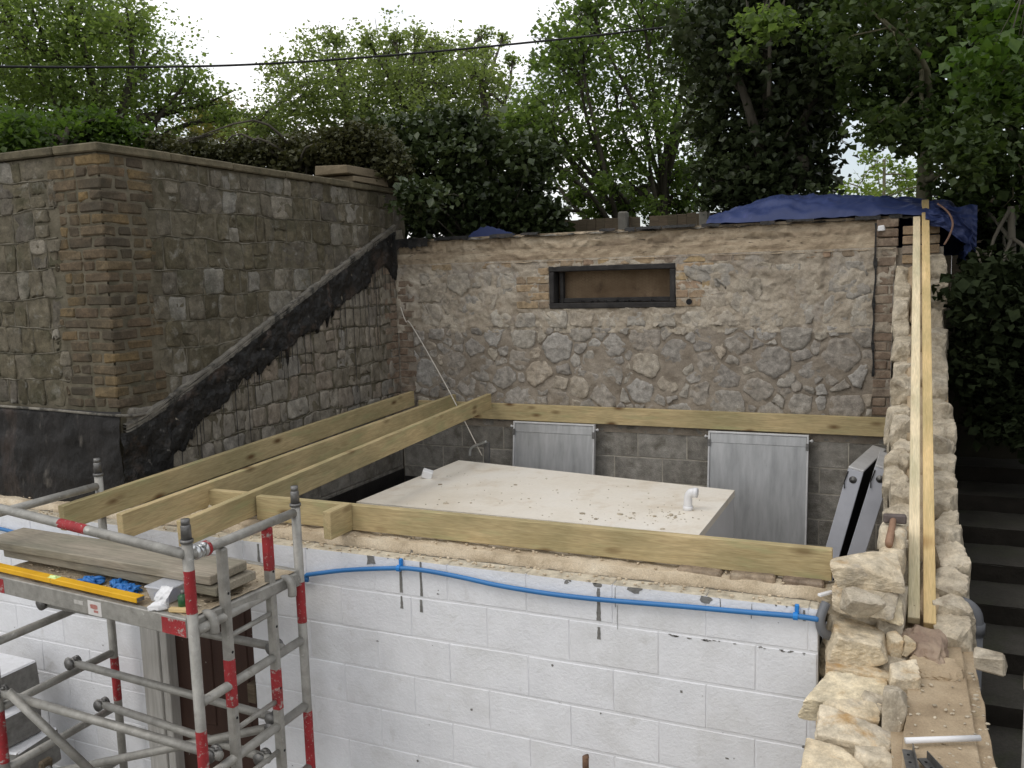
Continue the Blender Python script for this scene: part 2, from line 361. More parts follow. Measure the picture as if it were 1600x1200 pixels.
# ------------------------------------------------------------------ materials
def mat(name, stops, scale=6.0, rough=.9, bump=.25, bscale=60.0, detail=8.0, spec=.25, palette=None, pmix=.5,
        patch=None, metal=0.0, stretch=None, coords='pos', fine=None, bdist=.01):
    """stops: [(pos, rgb)] driven by noise; palette: per-object hue ramp; patch: (rgb, scale, lo, hi, amount)"""
    mt = bpy.data.materials.new(name)
    mt.use_nodes = True
    N, Lk = mt.node_tree.nodes, mt.node_tree.links
    bs = N['Principled BSDF']
    bs.inputs['Roughness'].default_value = rough
    bs.inputs['Specular IOR Level'].default_value = spec
    bs.inputs['Metallic'].default_value = metal
    if coords == 'pos':
        src = N.new('ShaderNodeNewGeometry').outputs['Position']
    else:
        src = N.new('ShaderNodeTexCoord').outputs['Object']
    oi = N.new('ShaderNodeObjectInfo')
    mp = N.new('ShaderNodeMapping')
    if stretch: mp.inputs['Scale'].default_value = stretch
    Lk.new(src, mp.inputs['Vector'])
    off = N.new('ShaderNodeVectorMath'); off.operation = 'ADD'
    cmb = N.new('ShaderNodeCombineXYZ')
    mul = N.new('ShaderNodeMath'); mul.operation = 'MULTIPLY'; mul.inputs[1].default_value = 37.0
    Lk.new(oi.outputs['Random'], mul.inputs[0])
    Lk.new(mul.outputs[0], cmb.inputs[0]); Lk.new(mul.outputs[0], cmb.inputs[2])
    Lk.new(mp.outputs[0], off.inputs[0]); Lk.new(cmb.outputs[0], off.inputs[1])
    vec = off.outputs[0]
    def nz(s, d=detail, r=.6, dist=0.0):
        n = N.new('ShaderNodeTexNoise')
        n.inputs['Scale'].default_value = s; n.inputs['Detail'].default_value = d; n.inputs['Roughness'].default_value = r
        n.inputs['Distortion'].default_value = dist
        Lk.new(vec, n.inputs['Vector'])
        return n.outputs['Fac']
    def ramp(f, st, interp='LINEAR'):
        r = N.new('ShaderNodeValToRGB')
        r.color_ramp.interpolation = interp
        e = r.color_ramp.elements
        while len(e) < len(st): e.new(.5)
        for x, (p, c) in zip(e, st):
            x.position = p; x.color = (c[0], c[1], c[2], 1)
        Lk.new(f, r.inputs['Fac'])
        return r.outputs['Color']
    def mix(f, a, b, mode='MIX'):
        x = N.new('ShaderNodeMix'); x.data_type = 'RGBA'; x.blend_type = mode
        if isinstance(f, float): x.inputs['Factor'].default_value = f
        else: Lk.new(f, x.inputs['Factor'])
        for k, s in (('A', a), ('B', b)):
            if isinstance(s, tuple): x.inputs[k].default_value = (s[0], s[1], s[2], 1)
            else: Lk.new(s, x.inputs[k])
        return x.outputs['Result']
    col = ramp(nz(scale), stops)
    if palette:
        pc = ramp(oi.outputs['Random'], palette)
        col = mix(pmix, col, pc)
        v = ramp(nz(scale * 2.3), [(.3, (.62, .62, .62)), (.7, (1.25, 1.25, 1.25))])
        col = mix(1.0, col, v, 'MULTIPLY')
    if patch:
        for (rgb, s, lo, hi, amt) in patch:
            f = ramp(nz(s, 6, .65, .4), [(lo, (0, 0, 0)), (hi, (amt, amt, amt))])
            col = mix(f, col, rgb)
    if fine:
        v = ramp(nz(fine[0], 4, .7), [(.3, (1 - fine[1],) * 3), (.7, (1 + fine[1],) * 3)])
        col = mix(1.0, col, v, 'MULTIPLY')
    Lk.new(col, bs.inputs['Base Color'])
    if bump:
        bp = N.new('ShaderNodeBump')
        bp.inputs['Strength'].default_value = bump
        bp.inputs['Distance'].default_value = bdist
        Lk.new(nz(bscale, 8, .65), bp.inputs['Height'])
        Lk.new(bp.outputs['Normal'], bs.inputs['Normal'])
    return mt

def wood(name, c1, c2, knot, dark=.5, green=None):
    """timber with the grain along the object's local X"""
    mt = bpy.data.materials.new(name); mt.use_nodes = True
    N, Lk = mt.node_tree.nodes, mt.node_tree.links
    bs = N['Principled BSDF']; bs.inputs['Roughness'].default_value = .75; bs.inputs['Specular IOR Level'].default_value = .25
    tc = N.new('ShaderNodeTexCoord'); oi = N.new('ShaderNodeObjectInfo')
    add = N.new('ShaderNodeVectorMath'); add.operation = 'ADD'
    mu = N.new('ShaderNodeMath'); mu.operation = 'MULTIPLY'; mu.inputs[1].default_value = 23.0
    cb = N.new('ShaderNodeCombineXYZ')
    Lk.new(oi.outputs['Random'], mu.inputs[0])
    for k in range(3): Lk.new(mu.outputs[0], cb.inputs[k])
    Lk.new(tc.outputs['Object'], add.inputs[0]); Lk.new(cb.outputs[0], add.inputs[1])
    def mapped(s):
        mp = N.new('ShaderNodeMapping'); mp.inputs['Scale'].default_value = s
        Lk.new(add.outputs[0], mp.inputs['Vector']); return mp.outputs[0]
    def noi(v, s, d=6, dist=0):
        n = N.new('ShaderNodeTexNoise'); n.inputs['Scale'].default_value = s; n.inputs['Detail'].default_value = d
        n.inputs['Distortion'].default_value = dist; Lk.new(v, n.inputs['Vector']); return n.outputs['Fac']
    def ramp(f, st):
        r = N.new('ShaderNodeValToRGB'); e = r.color_ramp.elements
        while len(e) < len(st): e.new(.5)
        for x, (p, c) in zip(e, st): x.position = p; x.color = (c[0], c[1], c[2], 1)
        Lk.new(f, r.inputs['Fac']); return r.outputs['Color']
    def mix(f, a, b, mode='MIX'):
        x = N.new('ShaderNodeMix'); x.data_type = 'RGBA'; x.blend_type = mode
        if isinstance(f, float): x.inputs['Factor'].default_value = f
        else: Lk.new(f, x.inputs['Factor'])
        for k, s in (('A', a), ('B', b)):
            if isinstance(s, tuple): x.inputs[k].default_value = (s[0], s[1], s[2], 1)
            else: Lk.new(s, x.inputs[k])
        return x.outputs['Result']
    grain = noi(mapped((1.2, 16, 16)), 4.0, 8, 1.2)
    col = ramp(grain, [(.25, c1), (.5, tuple((a + b) / 2 for a, b in zip(c1, c2))), (.75, c2)])
    fine = ramp(noi(mapped((6, 130, 130)), 3.0, 4), [(.3, (.8, .8, .8)), (.7, (1.12, 1.12, 1.12))])
    col = mix(1.0, col, fine, 'MULTIPLY')
    big = ramp(noi(mapped((1.6, 3, 3)), 1.5, 4), [(.35, (.78, .8, .75)), (.65, (1.12, 1.08, 1.05))])
    col = mix(1.0, col, big, 'MULTIPLY')
    if green:
        col = mix(ramp(noi(mapped((1.5, 8, 8)), 2.2, 4), [(.56, (0, 0, 0)), (.72, (.5, .5, .5))]), col, green)
    vo = N.new('ShaderNodeTexVoronoi'); vo.inputs['Scale'].default_value = 1.0
    Lk.new(mapped((3.3, 1.3, 8.5)), vo.inputs['Vector'])
    kf = ramp(vo.outputs['Distance'], [(.07, (1, 1, 1)), (.13, (.6, .6, .6)), (.24, (0, 0, 0))])
    sel = ramp(vo.outputs['Color'], [(.35, (0, 0, 0)), (.45, (1, 1, 1))])
    kf = mix(1.0, kf, sel, 'MULTIPLY')
    col = mix(kf, col, knot)
    Lk.new(col, bs.inputs['Base Color'])
    bp = N.new('ShaderNodeBump'); bp.inputs['Strength'].default_value = .25; bp.inputs['Distance'].default_value = .004
    Lk.new(noi(mapped((6, 130, 130)), 3.0, 4), bp.inputs['Height']); Lk.new(bp.outputs['Normal'], bs.inputs['Normal'])
    return mt

def leafmat(name, cols, trans=.5, tcol=2.3, scale=1.3, rough=.55, spec=.35):
    mt = bpy.data.materials.new(name); mt.use_nodes = True
    N, Lk = mt.node_tree.nodes, mt.node_tree.links
    N.remove(N['Principled BSDF'])
    out = N['Material Output']
    g = N.new('ShaderNodeNewGeometry')
    n1 = N.new('ShaderNodeTexNoise'); n1.inputs['Scale'].default_value = scale; n1.inputs['Detail'].default_value = 3
    n2 = N.new('ShaderNodeTexNoise'); n2.inputs['Scale'].default_value = 23; n2.inputs['Detail'].default_value = 1
    Lk.new(g.outputs['Position'], n1.inputs['Vector']); Lk.new(g.outputs['Position'], n2.inputs['Vector'])
    ad = N.new('ShaderNodeMath'); ad.operation = 'MULTIPLY_ADD'; ad.inputs[1].default_value = .5
    hf = N.new('ShaderNodeMath'); hf.operation = 'MULTIPLY'; hf.inputs[1].default_value = .5
    Lk.new(n2.outputs['Fac'], hf.inputs[0]); Lk.new(n1.outputs['Fac'], ad.inputs[0]); Lk.new(hf.outputs[0], ad.inputs[2])
    r = N.new('ShaderNodeValToRGB'); e = r.color_ramp.elements
    while len(e) < len(cols): e.new(.5)
    for k, (x, c) in enumerate(zip(e, cols)): x.position = .35 + .3 * k / (len(cols) - 1); x.color = (*c, 1)
    Lk.new(ad.outputs[0], r.inputs['Fac'])
    df = N.new('ShaderNodeBsdfPrincipled'); df.inputs['Roughness'].default_value = rough; df.inputs['Specular IOR Level'].default_value = spec
    tr = N.new('ShaderNodeBsdfTranslucent')
    br = N.new('ShaderNodeMix'); br.data_type = 'RGBA'; br.blend_type = 'MULTIPLY'; br.inputs['Factor'].default_value = 1.0
    br.inputs['B'].default_value = (tcol, tcol * 1.05, tcol * .6, 1)
    Lk.new(r.outputs['Color'], df.inputs['Base Color']); Lk.new(r.outputs['Color'], br.inputs['A']); Lk.new(br.outputs['Result'], tr.inputs['Color'])
    mx = N.new('ShaderNodeMixShader'); mx.inputs['Fac'].default_value = trans
    Lk.new(df.outputs[0], mx.inputs[1]); Lk.new(tr.outputs[0], mx.inputs[2]); Lk.new(mx.outputs[0], out.inputs['Surface'])
    return mt

MT = {}
# old retaining wall: dark weathered squared stone
MT['old_stone'] = mat('weathered_stone', [(.3, (.055, .047, .030)), (.55, (.115, .098, .064)), (.75, (.21, .185, .135))], 6, bump=1.0, bscale=30, palette=[(0, (.060, .052, .033)), (.3, (.115, .098, .062)), (.55, (.15, .132, .10)), (.75, (.10, .09, .08)), (.86, (.18, .16, .125)), (.93, (.27, .26, .235)), (1, (.30, .27, .22))], pmix=.62,
    patch=[((.31, .30, .265), 8, .56, .72, .6), ((.040, .042, .022), 3, .52, .68, .55)], fine=(90, .25))
MT['old_mortar'] = mat('weathered_mortar', [(.3, (.075, .064, .042)), (.7, (.165, .145, .105))], 9, bump=.7, bscale=70, patch=[((.045, .046, .028), 4, .5, .7, .6)])
MT['old_ribbon'] = mat('weathered_pointing', [(.3, (.105, .092, .066)), (.7, (.235, .215, .17))], 9, bump=.8, bscale=60, patch=[((.055, .05, .034), 5, .46, .62, .85)])
MT['old_brick'] = mat('weathered_brick', [(.3, (.09, .058, .032)), (.7, (.17, .115, .06))], 10, bump=.5, bscale=60, palette=[(0, (.085, .064, .046)), (.25, (.125, .102, .066)), (.5, (.07, .06, .048)), (.66, (.135, .107, .062)), (.9, (.21, .145, .062)), (1, (.10, .076, .055))], pmix=.65,
    patch=[((.052, .045, .032), 2.2, .42, .62, .8), ((.22, .2, .16), 14, .66, .78, .5)], fine=(80, .2))
MT['lower_stone'] = mat('indoor_side_stone', [(.3, (.13, .112, .085)), (.55, (.23, .205, .16)), (.75, (.35, .325, .27))], 7, bump=.6, bscale=45, palette=[(0, (.15, .13, .10)), (.35, (.23, .205, .165)), (.6, (.21, .20, .185)), (.8, (.27, .215, .165)), (1, (.31, .29, .25))], pmix=.6,
    patch=[((.33, .32, .29), 10, .6, .75, .5), ((.06, .05, .035), 5, .57, .72, .6)], fine=(90, .22), stretch=(1, 1, .6))
MT['lower_mortar'] = mat('indoor_side_mortar', [(.3, (.10, .082, .058)), (.7, (.19, .165, .125))], 9, bump=.7, bscale=70)
# back wall
MT['rubble'] = mat('rubble_stone', [(.3, (.18, .162, .138)), (.55, (.33, .308, .275)), (.78, (.48, .455, .415))], 9, bump=1.0, bscale=34, palette=[(0, (.22, .20, .18)), (.3, (.33, .305, .265)), (.55, (.285, .245, .20)), (.72, (.37, .355, .33)), (.88, (.41, .365, .29)), (1, (.39, .315, .23))], pmix=.6,
    patch=[((.50, .48, .44), 12, .60, .74, .5), ((.17, .13, .09), 7, .58, .74, .55)], fine=(110, .22))
MT['rubble_mortar'] = mat('earthy_mortar', [(.3, (.19, .158, .122)), (.6, (.285, .247, .20)), (.8, (.38, .342, .29))], 6, bump=.8, bscale=60, fine=(120, .18))
MT['lime'] = mat('lime_render', [(.28, (.24, .20, .152)), (.5, (.36, .312, .246)), (.72, (.47, .418, .342))], 5, bump=.9, bscale=38, patch=[((.22, .165, .11), 6, .56, .72, .6), ((.52, .475, .395), 8, .62, .75, .5), ((.27, .25, .23), 3.5, .54, .66, .6)], fine=(100, .18))
MT['lime_stone'] = mat('lime_smeared_stone', [(.3, (.24, .205, .155)), (.55, (.37, .33, .265)), (.75, (.48, .445, .38))], 8, bump=1.0, bscale=34, palette=[(0, (.25, .21, .165)), (.35, (.36, .32, .26)), (.6, (.29, .28, .265)), (.8, (.42, .395, .35)), (1, (.40, .32, .235))], pmix=.6,
    patch=[((.46, .40, .31), 6, .52, .66, .6)], fine=(110, .2))
MT['band'] = mat('crumbling_ledge_concrete', [(.28, (.21, .16, .11)), (.5, (.38, .305, .215)), (.72, (.52, .44, .33))], 4, bump=.9, bscale=34, stretch=(.6, 1, 3.2), patch=[((.10, .075, .05), 6, .60, .70, .7), ((.05, .04, .03), 13, .62, .67, .9)], fine=(110, .2))
MT['wall_brick'] = mat('stock_brick', [(.3, (.24, .175, .115)), (.7, (.38, .29, .19))], 10, bump=.5, bscale=60, palette=[(0, (.26, .20, .14)), (.3, (.38, .28, .17)), (.55, (.30, .205, .15)), (.75, (.42, .31, .16)), (1, (.20, .17, .15))], pmix=.65, patch=[((.48, .41, .31), 9, .55, .7, .55)], fine=(90, .18))
MT['red_brick'] = mat('dull_red_brick', [(.3, (.15, .11, .08)), (.7, (.25, .185, .135))], 10, bump=.7, bscale=50, palette=[(0, (.18, .125, .09)), (.5, (.23, .175, .13)), (1, (.17, .145, .12))], pmix=.6, patch=[((.32, .265, .20), 6, .48, .66, .75)], fine=(90, .18))
MT['block'] = mat('concrete_block', [(.28, (.16, .148, .128)), (.5, (.275, .258, .225)), (.75, (.38, .36, .32))], 5, bump=.9, bscale=80, palette=[(0, (.20, .185, .16)), (1, (.34, .32, .285))], pmix=.45, patch=[((.085, .07, .052), 4, .52, .68, .7)], fine=(160, .25))
MT['block_joint'] = mat('block_joint_mortar', [(.3, (.28, .255, .21)), (.7, (.48, .445, .38))], 8, bump=.6, bscale=70)
MT['bitumen'] = mat('black_bitumen', [(.3, (.006, .006, .006)), (.6, (.013, .012, .011)), (.8, (.035, .032, .028))], 6, rough=.48, bump=1.0, bscale=26, spec=.4, patch=[((.07, .048, .036), 4, .54, .66, .7), ((.11, .10, .09), 9, .58, .72, .5), ((.27, .255, .23), 15, .64, .72, .75), ((.012, .012, .012), 6, .55, .62, .8)], bdist=.02)
MT['skirt'] = mat('streaky_black_skirting', [(.3, (.007, .0065, .006)), (.6, (.016, .014, .013)), (.8, (.04, .035, .03))], 5, rough=.6, bump=.9, bscale=30, spec=.3, stretch=(1, 1, .4), patch=[((.085, .058, .045), 3, .52, .66, .6), ((.16, .145, .125), 7, .60, .72, .6), ((.26, .24, .215), 12, .66, .74, .6)], bdist=.02)
MT['tanking'] = mat('black_tanking_paint', [(.3, (.010, .009, .009)), (.7, (.03, .027, .025))], 5, rough=.6, bump=.5, bscale=60, patch=[((.09, .075, .06), 7, .66, .78, .5)])
MT['flash'] = mat('cement_fillet', [(.3, (.11, .10, .085)), (.7, (.27, .25, .21))], 12, bump=.8, bscale=60, patch=[((.03, .03, .028), 9, .5, .62, .8)])
MT['coping'] = mat('coping_concrete', [(.3, (.085, .072, .045)), (.7, (.165, .14, .092))], 6, bump=.5, bscale=70, palette=[(0, (.11, .095, .06)), (1, (.16, .135, .085))], pmix=.4, patch=[((.05, .05, .03), 5, .56, .72, .6), ((.26, .23, .17), 12, .66, .78, .5)])
MT['slab'] = mat('buff_paving', [(.3, (.12, .095, .06)), (.7, (.205, .165, .108))], 6, bump=.5, bscale=70)
# white front wall
MT['white'] = mat('white_masonry_paint', [(.25, (.66, .668, .69)), (.5, (.735, .742, .765)), (.8, (.77, .778, .80))], 2.2, rough=.8, bump=.35, bscale=55, patch=[((.47, .46, .435), 2.2, .50, .78, .55), ((.44, .425, .39), 7, .60, .76, .5), ((.26, .245, .22), 34, .70, .75, .8)], fine=(9, .04), bdist=.018)
MT['white_joint'] = mat('painted_joint', [(.3, (.66, .665, .68)), (.7, (.73, .735, .755))], 6, bump=.4, bscale=60, patch=[((.22, .21, .19), 20, .68, .74, .8)])
MT['bare'] = mat('bare_grey_block', [(.3, (.14, .135, .125)), (.7, (.24, .235, .22))], 20, bump=.6, bscale=120)
MT['blocktop'] = mat('sawn_block_top', [(.3, (.42, .365, .27)), (.6, (.56, .50, .39)), (.8, (.64, .585, .47))], 8, bump=.5, bscale=80, palette=[(0, (.46, .43, .36)), (1, (.62, .54, .40))], pmix=.4, patch=[((.33, .30, .25), 7, .6, .74, .5)], fine=(120, .12))
MT['sand'] = mat('sandy_mortar', [(.28, (.40, .315, .21)), (.5, (.59, .49, .355)), (.75, (.71, .62, .48))], 5, bump=.9, bscale=70, patch=[((.24, .185, .12), 9, .58, .72, .6), ((.10, .085, .07), 40, .70, .75, .7)], fine=(150, .2))
MT['gap'] = mat('cavity_mortar', [(.3, (.13, .115, .09)), (.7, (.25, .225, .18))], 14, bump=.8, bscale=80)
# right wall and loose stones
MT['yellow_stone'] = mat('fresh_broken_stone', [(.28, (.47, .36, .215)), (.5, (.66, .555, .385)), (.75, (.78, .70, .545))], 8, bump=.8, bscale=45, palette=[(0, (.56, .48, .36)), (.35, (.72, .60, .41)), (.7, (.60, .545, .45)), (1, (.76, .67, .48))], pmix=.55,
    patch=[((.44, .25, .075), 5, .56, .70, .75), ((.36, .335, .30), 4, .56, .70, .6)], fine=(120, .15))
MT['right_stone'] = mat('right_wall_stone', [(.28, (.36, .30, .215)), (.5, (.54, .47, .36)), (.75, (.68, .62, .51))], 7, bump=.8, bscale=42, palette=[(0, (.34, .30, .235)), (.5, (.48, .41, .30)), (1, (.52, .46, .36))], pmix=.5,
    patch=[((.25, .20, .14), 6, .56, .70, .6), ((.60, .52, .38), 5, .6, .72, .6)], fine=(110, .18))
MT['flatbed'] = mat('trowelled_sand_bed', [(.28, (.28, .21, .135)), (.5, (.40, .31, .205)), (.75, (.50, .40, .275))], 4, bump=.7, bscale=60, patch=[((.22, .20, .11), 3, .58, .74, .5), ((.36, .22, .17), 5, .64, .74, .5)], fine=(140, .14))
MT['pinkmortar'] = mat('pinkish_mortar_lump', [(.3, (.25, .175, .135)), (.7, (.42, .33, .24))], 9, bump=.9, bscale=50)
MT['inner_render'] = mat('grey_wall_face', [(.3, (.22, .20, .185)), (.7, (.36, .34, .31))], 7, bump=.7, bscale=60)
# timber
MT['treated'] = wood('treated_softwood', (.36, .285, .15), (.53, .435, .255), (.13, .075, .032), green=(.30, .32, .16))
MT['batten'] = wood('pale_batten', (.62, .53, .35), (.76, .67, .48), (.33, .2, .09))
MT['batten2'] = wood('golden_batten', (.54, .40, .19), (.67, .52, .28), (.28, .15, .05))
MT['board'] = wood('weathered_scaffold_board', (.23, .205, .165), (.38, .345, .28), (.14, .12, .095))
MT['fencewood'] = wood('weathered_fence_board', (.075, .058, .04), (.135, .108, .075), (.07, .055, .04))
MT['darkwood'] = mat('tarred_frame_timber', [(.3, (.014, .013, .013)), (.7, (.045, .042, .040))], 9, rough=.7, bump=.6, bscale=60, patch=[((.16, .15, .14), 9, .66, .76, .5)])
MT['brownboard'] = mat('brown_backing_board', [(.3, (.14, .095, .055)), (.7, (.28, .205, .13))], 4, bump=.5, bscale=70, patch=[((.05, .035, .022), 6, .56, .7, .6)])
MT['door'] = mat('dark_brown_door_paint', [(.3, (.038, .019, .014)), (.7, (.052, .027, .019))], 3, rough=.6, bump=.2, bscale=60, stretch=(8, 8, .5))
MT['frame_white'] = mat('grubby_painted_timber', [(.3, (.36, .345, .315)), (.7, (.52, .505, .475))], 5, bump=.3, bscale=60, stretch=(9, 9, .7))
# metal
MT['alu'] = mat('dull_aluminium_tube', [(.3, (.24, .232, .21)), (.7, (.40, .388, .355))], 14, rough=.55, bump=.3, bscale=120, metal=.45, spec=.5, patch=[((.60, .585, .55), 30, .64, .72, .6), ((.17, .15, .12), 12, .60, .72, .6)])
MT['red'] = mat('worn_red_paint', [(.3, (.25, .022, .026)), (.7, (.36, .036, .04))], 12, rough=.6, bump=.3, bscale=90, patch=[((.36, .33, .30), 22, .58, .64, .9), ((.16, .035, .035), 7, .52, .68, .6), ((.36, .33, .30), 60, .62, .66, .8)])
MT['panel'] = mat('galvanised_sheet', [(.3, (.34, .345, .35)), (.7, (.52, .525, .53))], 3, rough=.45, bump=.08, bscale=60, metal=.6, spec=.5, stretch=(5, 5, .5), patch=[((.22, .215, .21), 7, .6, .76, .5)])
MT['panel_edge'] = mat('aluminium_edge_trim', [(.3, (.50, .50, .50)), (.7, (.66, .66, .66))], 9, rough=.5, bump=.1, metal=.3, spec=.5, patch=[((.34, .33, .31), 9, .58, .72, .5)])
MT['panel_pale'] = mat('pale_lilac_grey_edge', [(.3, (.42, .43, .47)), (.7, (.53, .54, .585))], 4, rough=.5, bump=.1, metal=.15, spec=.4)
MT['blackfoam'] = mat('black_inner_lining', [(.3, (.008, .008, .009)), (.7, (.018, .018, .02))], 6, rough=.8, bump=.2)
MT['steel'] = mat('dark_steel', [(.3, (.10, .098, .095)), (.7, (.24, .235, .225))], 14, rough=.45, bump=.3, bscale=90, metal=.7, spec=.5)
MT['chrome'] = mat('bright_bent_metal', [(.3, (.45, .46, .46)), (.7, (.65, .66, .66))], 14, rough=.3, bump=.1, metal=.8, spec=.5)
MT['rust'] = mat('rusty_iron', [(.3, (.095, .055, .035)), (.7, (.21, .125, .08))], 16, rough=.8, bump=.6, bscale=90)
MT['iron'] = mat('old_hammer_iron', [(.3, (.10, .08, .075)), (.7, (.19, .16, .15))], 16, rough=.6, bump=.4, bscale=90, metal=.3)
MT['handle'] = mat('worn_hammer_handle', [(.3, (.20, .115, .07)), (.7, (.34, .21, .14))], 16, rough=.7, bump=.4, bscale=90)
# plastics and cloth
MT['blue_pipe'] = mat('blue_water_pipe', [(.3, (.018, .13, .34)), (.7, (.028, .17, .42))], 6, rough=.42, bump=.05, spec=.5, patch=[((.10, .24, .48), 9, .6, .74, .4)])
MT['blue_clip'] = mat('bright_blue_clip', [(.3, (.02, .19, .54)), (.7, (.03, .23, .60))], 6, rough=.4, bump=.05)
MT['glove'] = mat('blue_nitrile', [(.3, (.012, .12, .40)), (.7, (.025, .19, .52))], 30, rough=.45, bump=.3, bscale=80, spec=.5)
MT['tarp'] = mat('blue_tarpaulin', [(.3, (.017, .029, .095)), (.7, (.031, .05, .15))], 4, rough=.6, bump=.25, bscale=26, spec=.45, patch=[((.11, .12, .32), 7, .64, .76, .4)])
MT['grey_pvc'] = mat('grey_soil_pipe', [(.3, (.11, .115, .125)), (.7, (.15, .155, .165))], 5, rough=.45, bump=.05, spec=.4)
MT['tank'] = mat('cream_insulated_panel', [(.28, (.70, .635, .53)), (.5, (.80, .745, .65)), (.75, (.84, .80, .73))], 1.6, rough=.55, bump=.08, bscale=60, spec=.4, patch=[((.58, .475, .34), 4, .52, .70, .55), ((.42, .33, .22), 26, .70, .76, .6)], fine=(40, .04))
MT['tank_side'] = mat('white_panel_side', [(.3, (.60, .60, .61)), (.7, (.70, .70, .71))], 2, rough=.5, bump=.05)
MT['white_pvc'] = mat('white_pvc', [(.3, (.74, .74, .75)), (.7, (.82, .82, .83))], 5, rough=.4, bump=.05, spec=.4)
MT['yellow'] = mat('yellow_level_paint', [(.3, (.62, .33, .012)), (.7, (.76, .43, .022))], 8, rough=.45, bump=.05, patch=[((.55, .50, .40), 26, .66, .72, .7)])
MT['vial'] = mat('green_spirit_vial', [(.3, (.55, .75, .25)), (.7, (.70, .85, .40))], 8, rough=.2, bump=0)
MT['deck'] = mat('sandy_plywood_deck', [(.3, (.30, .235, .155)), (.5, (.44, .365, .26)), (.75, (.54, .465, .345))], 7, bump=.7, bscale=90, patch=[((.22, .17, .11), 12, .6, .7, .6)], fine=(160, .25))
MT['paper'] = mat('white_paper_towel', [(.3, (.70, .70, .71)), (.7, (.82, .82, .83))], 12, rough=.9, bump=.4, bscale=50, patch=[((.42, .33, .24), 18, .68, .76, .6)])
MT['bottle'] = mat('dark_green_plastic', [(.3, (.008, .06, .016)), (.7, (.016, .10, .03))], 12, rough=.3, bump=.05, spec=.5)
MT['sticker'] = mat('white_safety_sticker', [(.3, (.55, .53, .51)), (.7, (.66, .64, .62))], 14, rough=.6, bump=.05)
MT['sticker_red'] = mat('faded_red_print', [(.3, (.34, .12, .10)), (.7, (.44, .22, .19))], 60, rough=.6, bump=0)
MT['cord'] = mat('pale_string', [(.3, (.50, .46, .40)), (.7, (.64, .60, .53))], 30, rough=.9, bump=.2)
MT['rope_tan'] = mat('tan_cord', [(.3, (.20, .12, .09)), (.7, (.30, .19, .14))], 30, rough=.9, bump=.2)
MT['cable'] = mat('black_cable', [(.3, (.012, .012, .012)), (.7, (.022, .022, .022))], 5, rough=.6, bump=0)
MT['foam'] = mat('white_foam_dab', [(.3, (.76, .76, .77)), (.7, (.86, .86, .87))], 12, rough=.9, bump=.5, bscale=60)
MT['post_conc'] = mat('concrete_post', [(.3, (.14, .132, .115)), (.7, (.22, .21, .185))], 9, bump=.5, bscale=80)
MT['step'] = mat('mossy_shaded_concrete', [(.3, (.036, .034, .028)), (.6, (.064, .06, .051)), (.8, (.095, .09, .077))], 3, bump=.7, bscale=40, patch=[((.045, .05, .028), 4, .5, .68, .6)], fine=(60, .2))  # moss tones, with the shade over the steps mixed into the base colour
MT['riser'] = mat('dark_damp_brick', [(.3, (.014, .012, .0095)), (.7, (.03, .026, .021))], 6, bump=.7, bscale=40)  # shade on the risers is put into this near-black base colour
MT['soil'] = mat('garden_soil', [(.3, (.018, .016, .010)), (.7, (.042, .036, .024))], 3, bump=.8, bscale=20, patch=[((.022, .034, .012), 2, .5, .65, .7)])
MT['yard'] = mat('yard_concrete', [(.3, (.17, .16, .14)), (.7, (.28, .265, .235))], 2, bump=.6, bscale=40)
MT['floor'] = mat('pit_floor_concrete', [(.3, (.11, .10, .085)), (.7, (.20, .185, .16))], 3, bump=.6, bscale=40)
MT['bark'] = mat('bark', [(.3, (.040, .035, .026)), (.7, (.10, .09, .068))], 6, bump=.9, bscale=30, stretch=(1, 1, .3))
MT['bark_pale'] = mat('mossy_pale_bark', [(.3, (.09, .085, .05)), (.7, (.19, .175, .11))], 6, bump=.9, bscale=30, stretch=(1, 1, .3))
LM = {
 'left': leafmat('light_maple_leaves', [(.085, .122, .036), (.118, .160, .050), (.155, .190, .070)]),
 'mid_left': leafmat('spring_poplar_leaves', [(.095, .124, .044), (.132, .165, .062), (.168, .194, .085)]),
 'shrub': leafmat('bright_shrub_leaves', [(.040, .072, .014), (.058, .098, .02), (.085, .125, .03)], tcol=1.7),
 'brown': leafmat('young_olive_leaves', [(.070, .065, .020), (.10, .09, .03), (.13, .12, .045)]),
 'hedge': leafmat('dark_brownish_hedge_leaves', [(.040, .042, .018), (.060, .062, .026), (.085, .080, .034)], trans=.2, tcol=1.5),
 'laurel': leafmat('dark_laurel_leaves', [(.028, .040, .016), (.044, .062, .024), (.07, .09, .034)], trans=.15, rough=.35, tcol=1.5),
 'mid': leafmat('fresh_green_leaves', [(.062, .095, .028), (.09, .13, .038), (.12, .16, .052)]),
 'ivy': leafmat('dark_ivy_leaves', [(.026, .036, .016), (.040, .054, .023), (.058, .074, .03)], trans=.12, rough=.38, tcol=1.5),
 'bank': leafmat('deep_ivy_leaves', [(.010, .015, .006), (.017, .024, .010), (.028, .038, .015)], trans=.1, rough=.8, tcol=1.5, spec=.08),  # darker copy of the ivy leaves, deep shade put into the colour
 'right': leafmat('deep_green_leaves', [(.030, .050, .013), (.044, .070, .018), (.066, .095, .026)], trans=.3, tcol=1.5),
 'birch': leafmat('pale_birch_leaves', [(.075, .11, .02), (.11, .15, .035), (.14, .17, .05)]),
 'branch': leafmat('hanging_green_leaves', [(.030, .062, .009), (.046, .088, .012), (.065, .11, .017)], trans=.35, tcol=1.5),
}

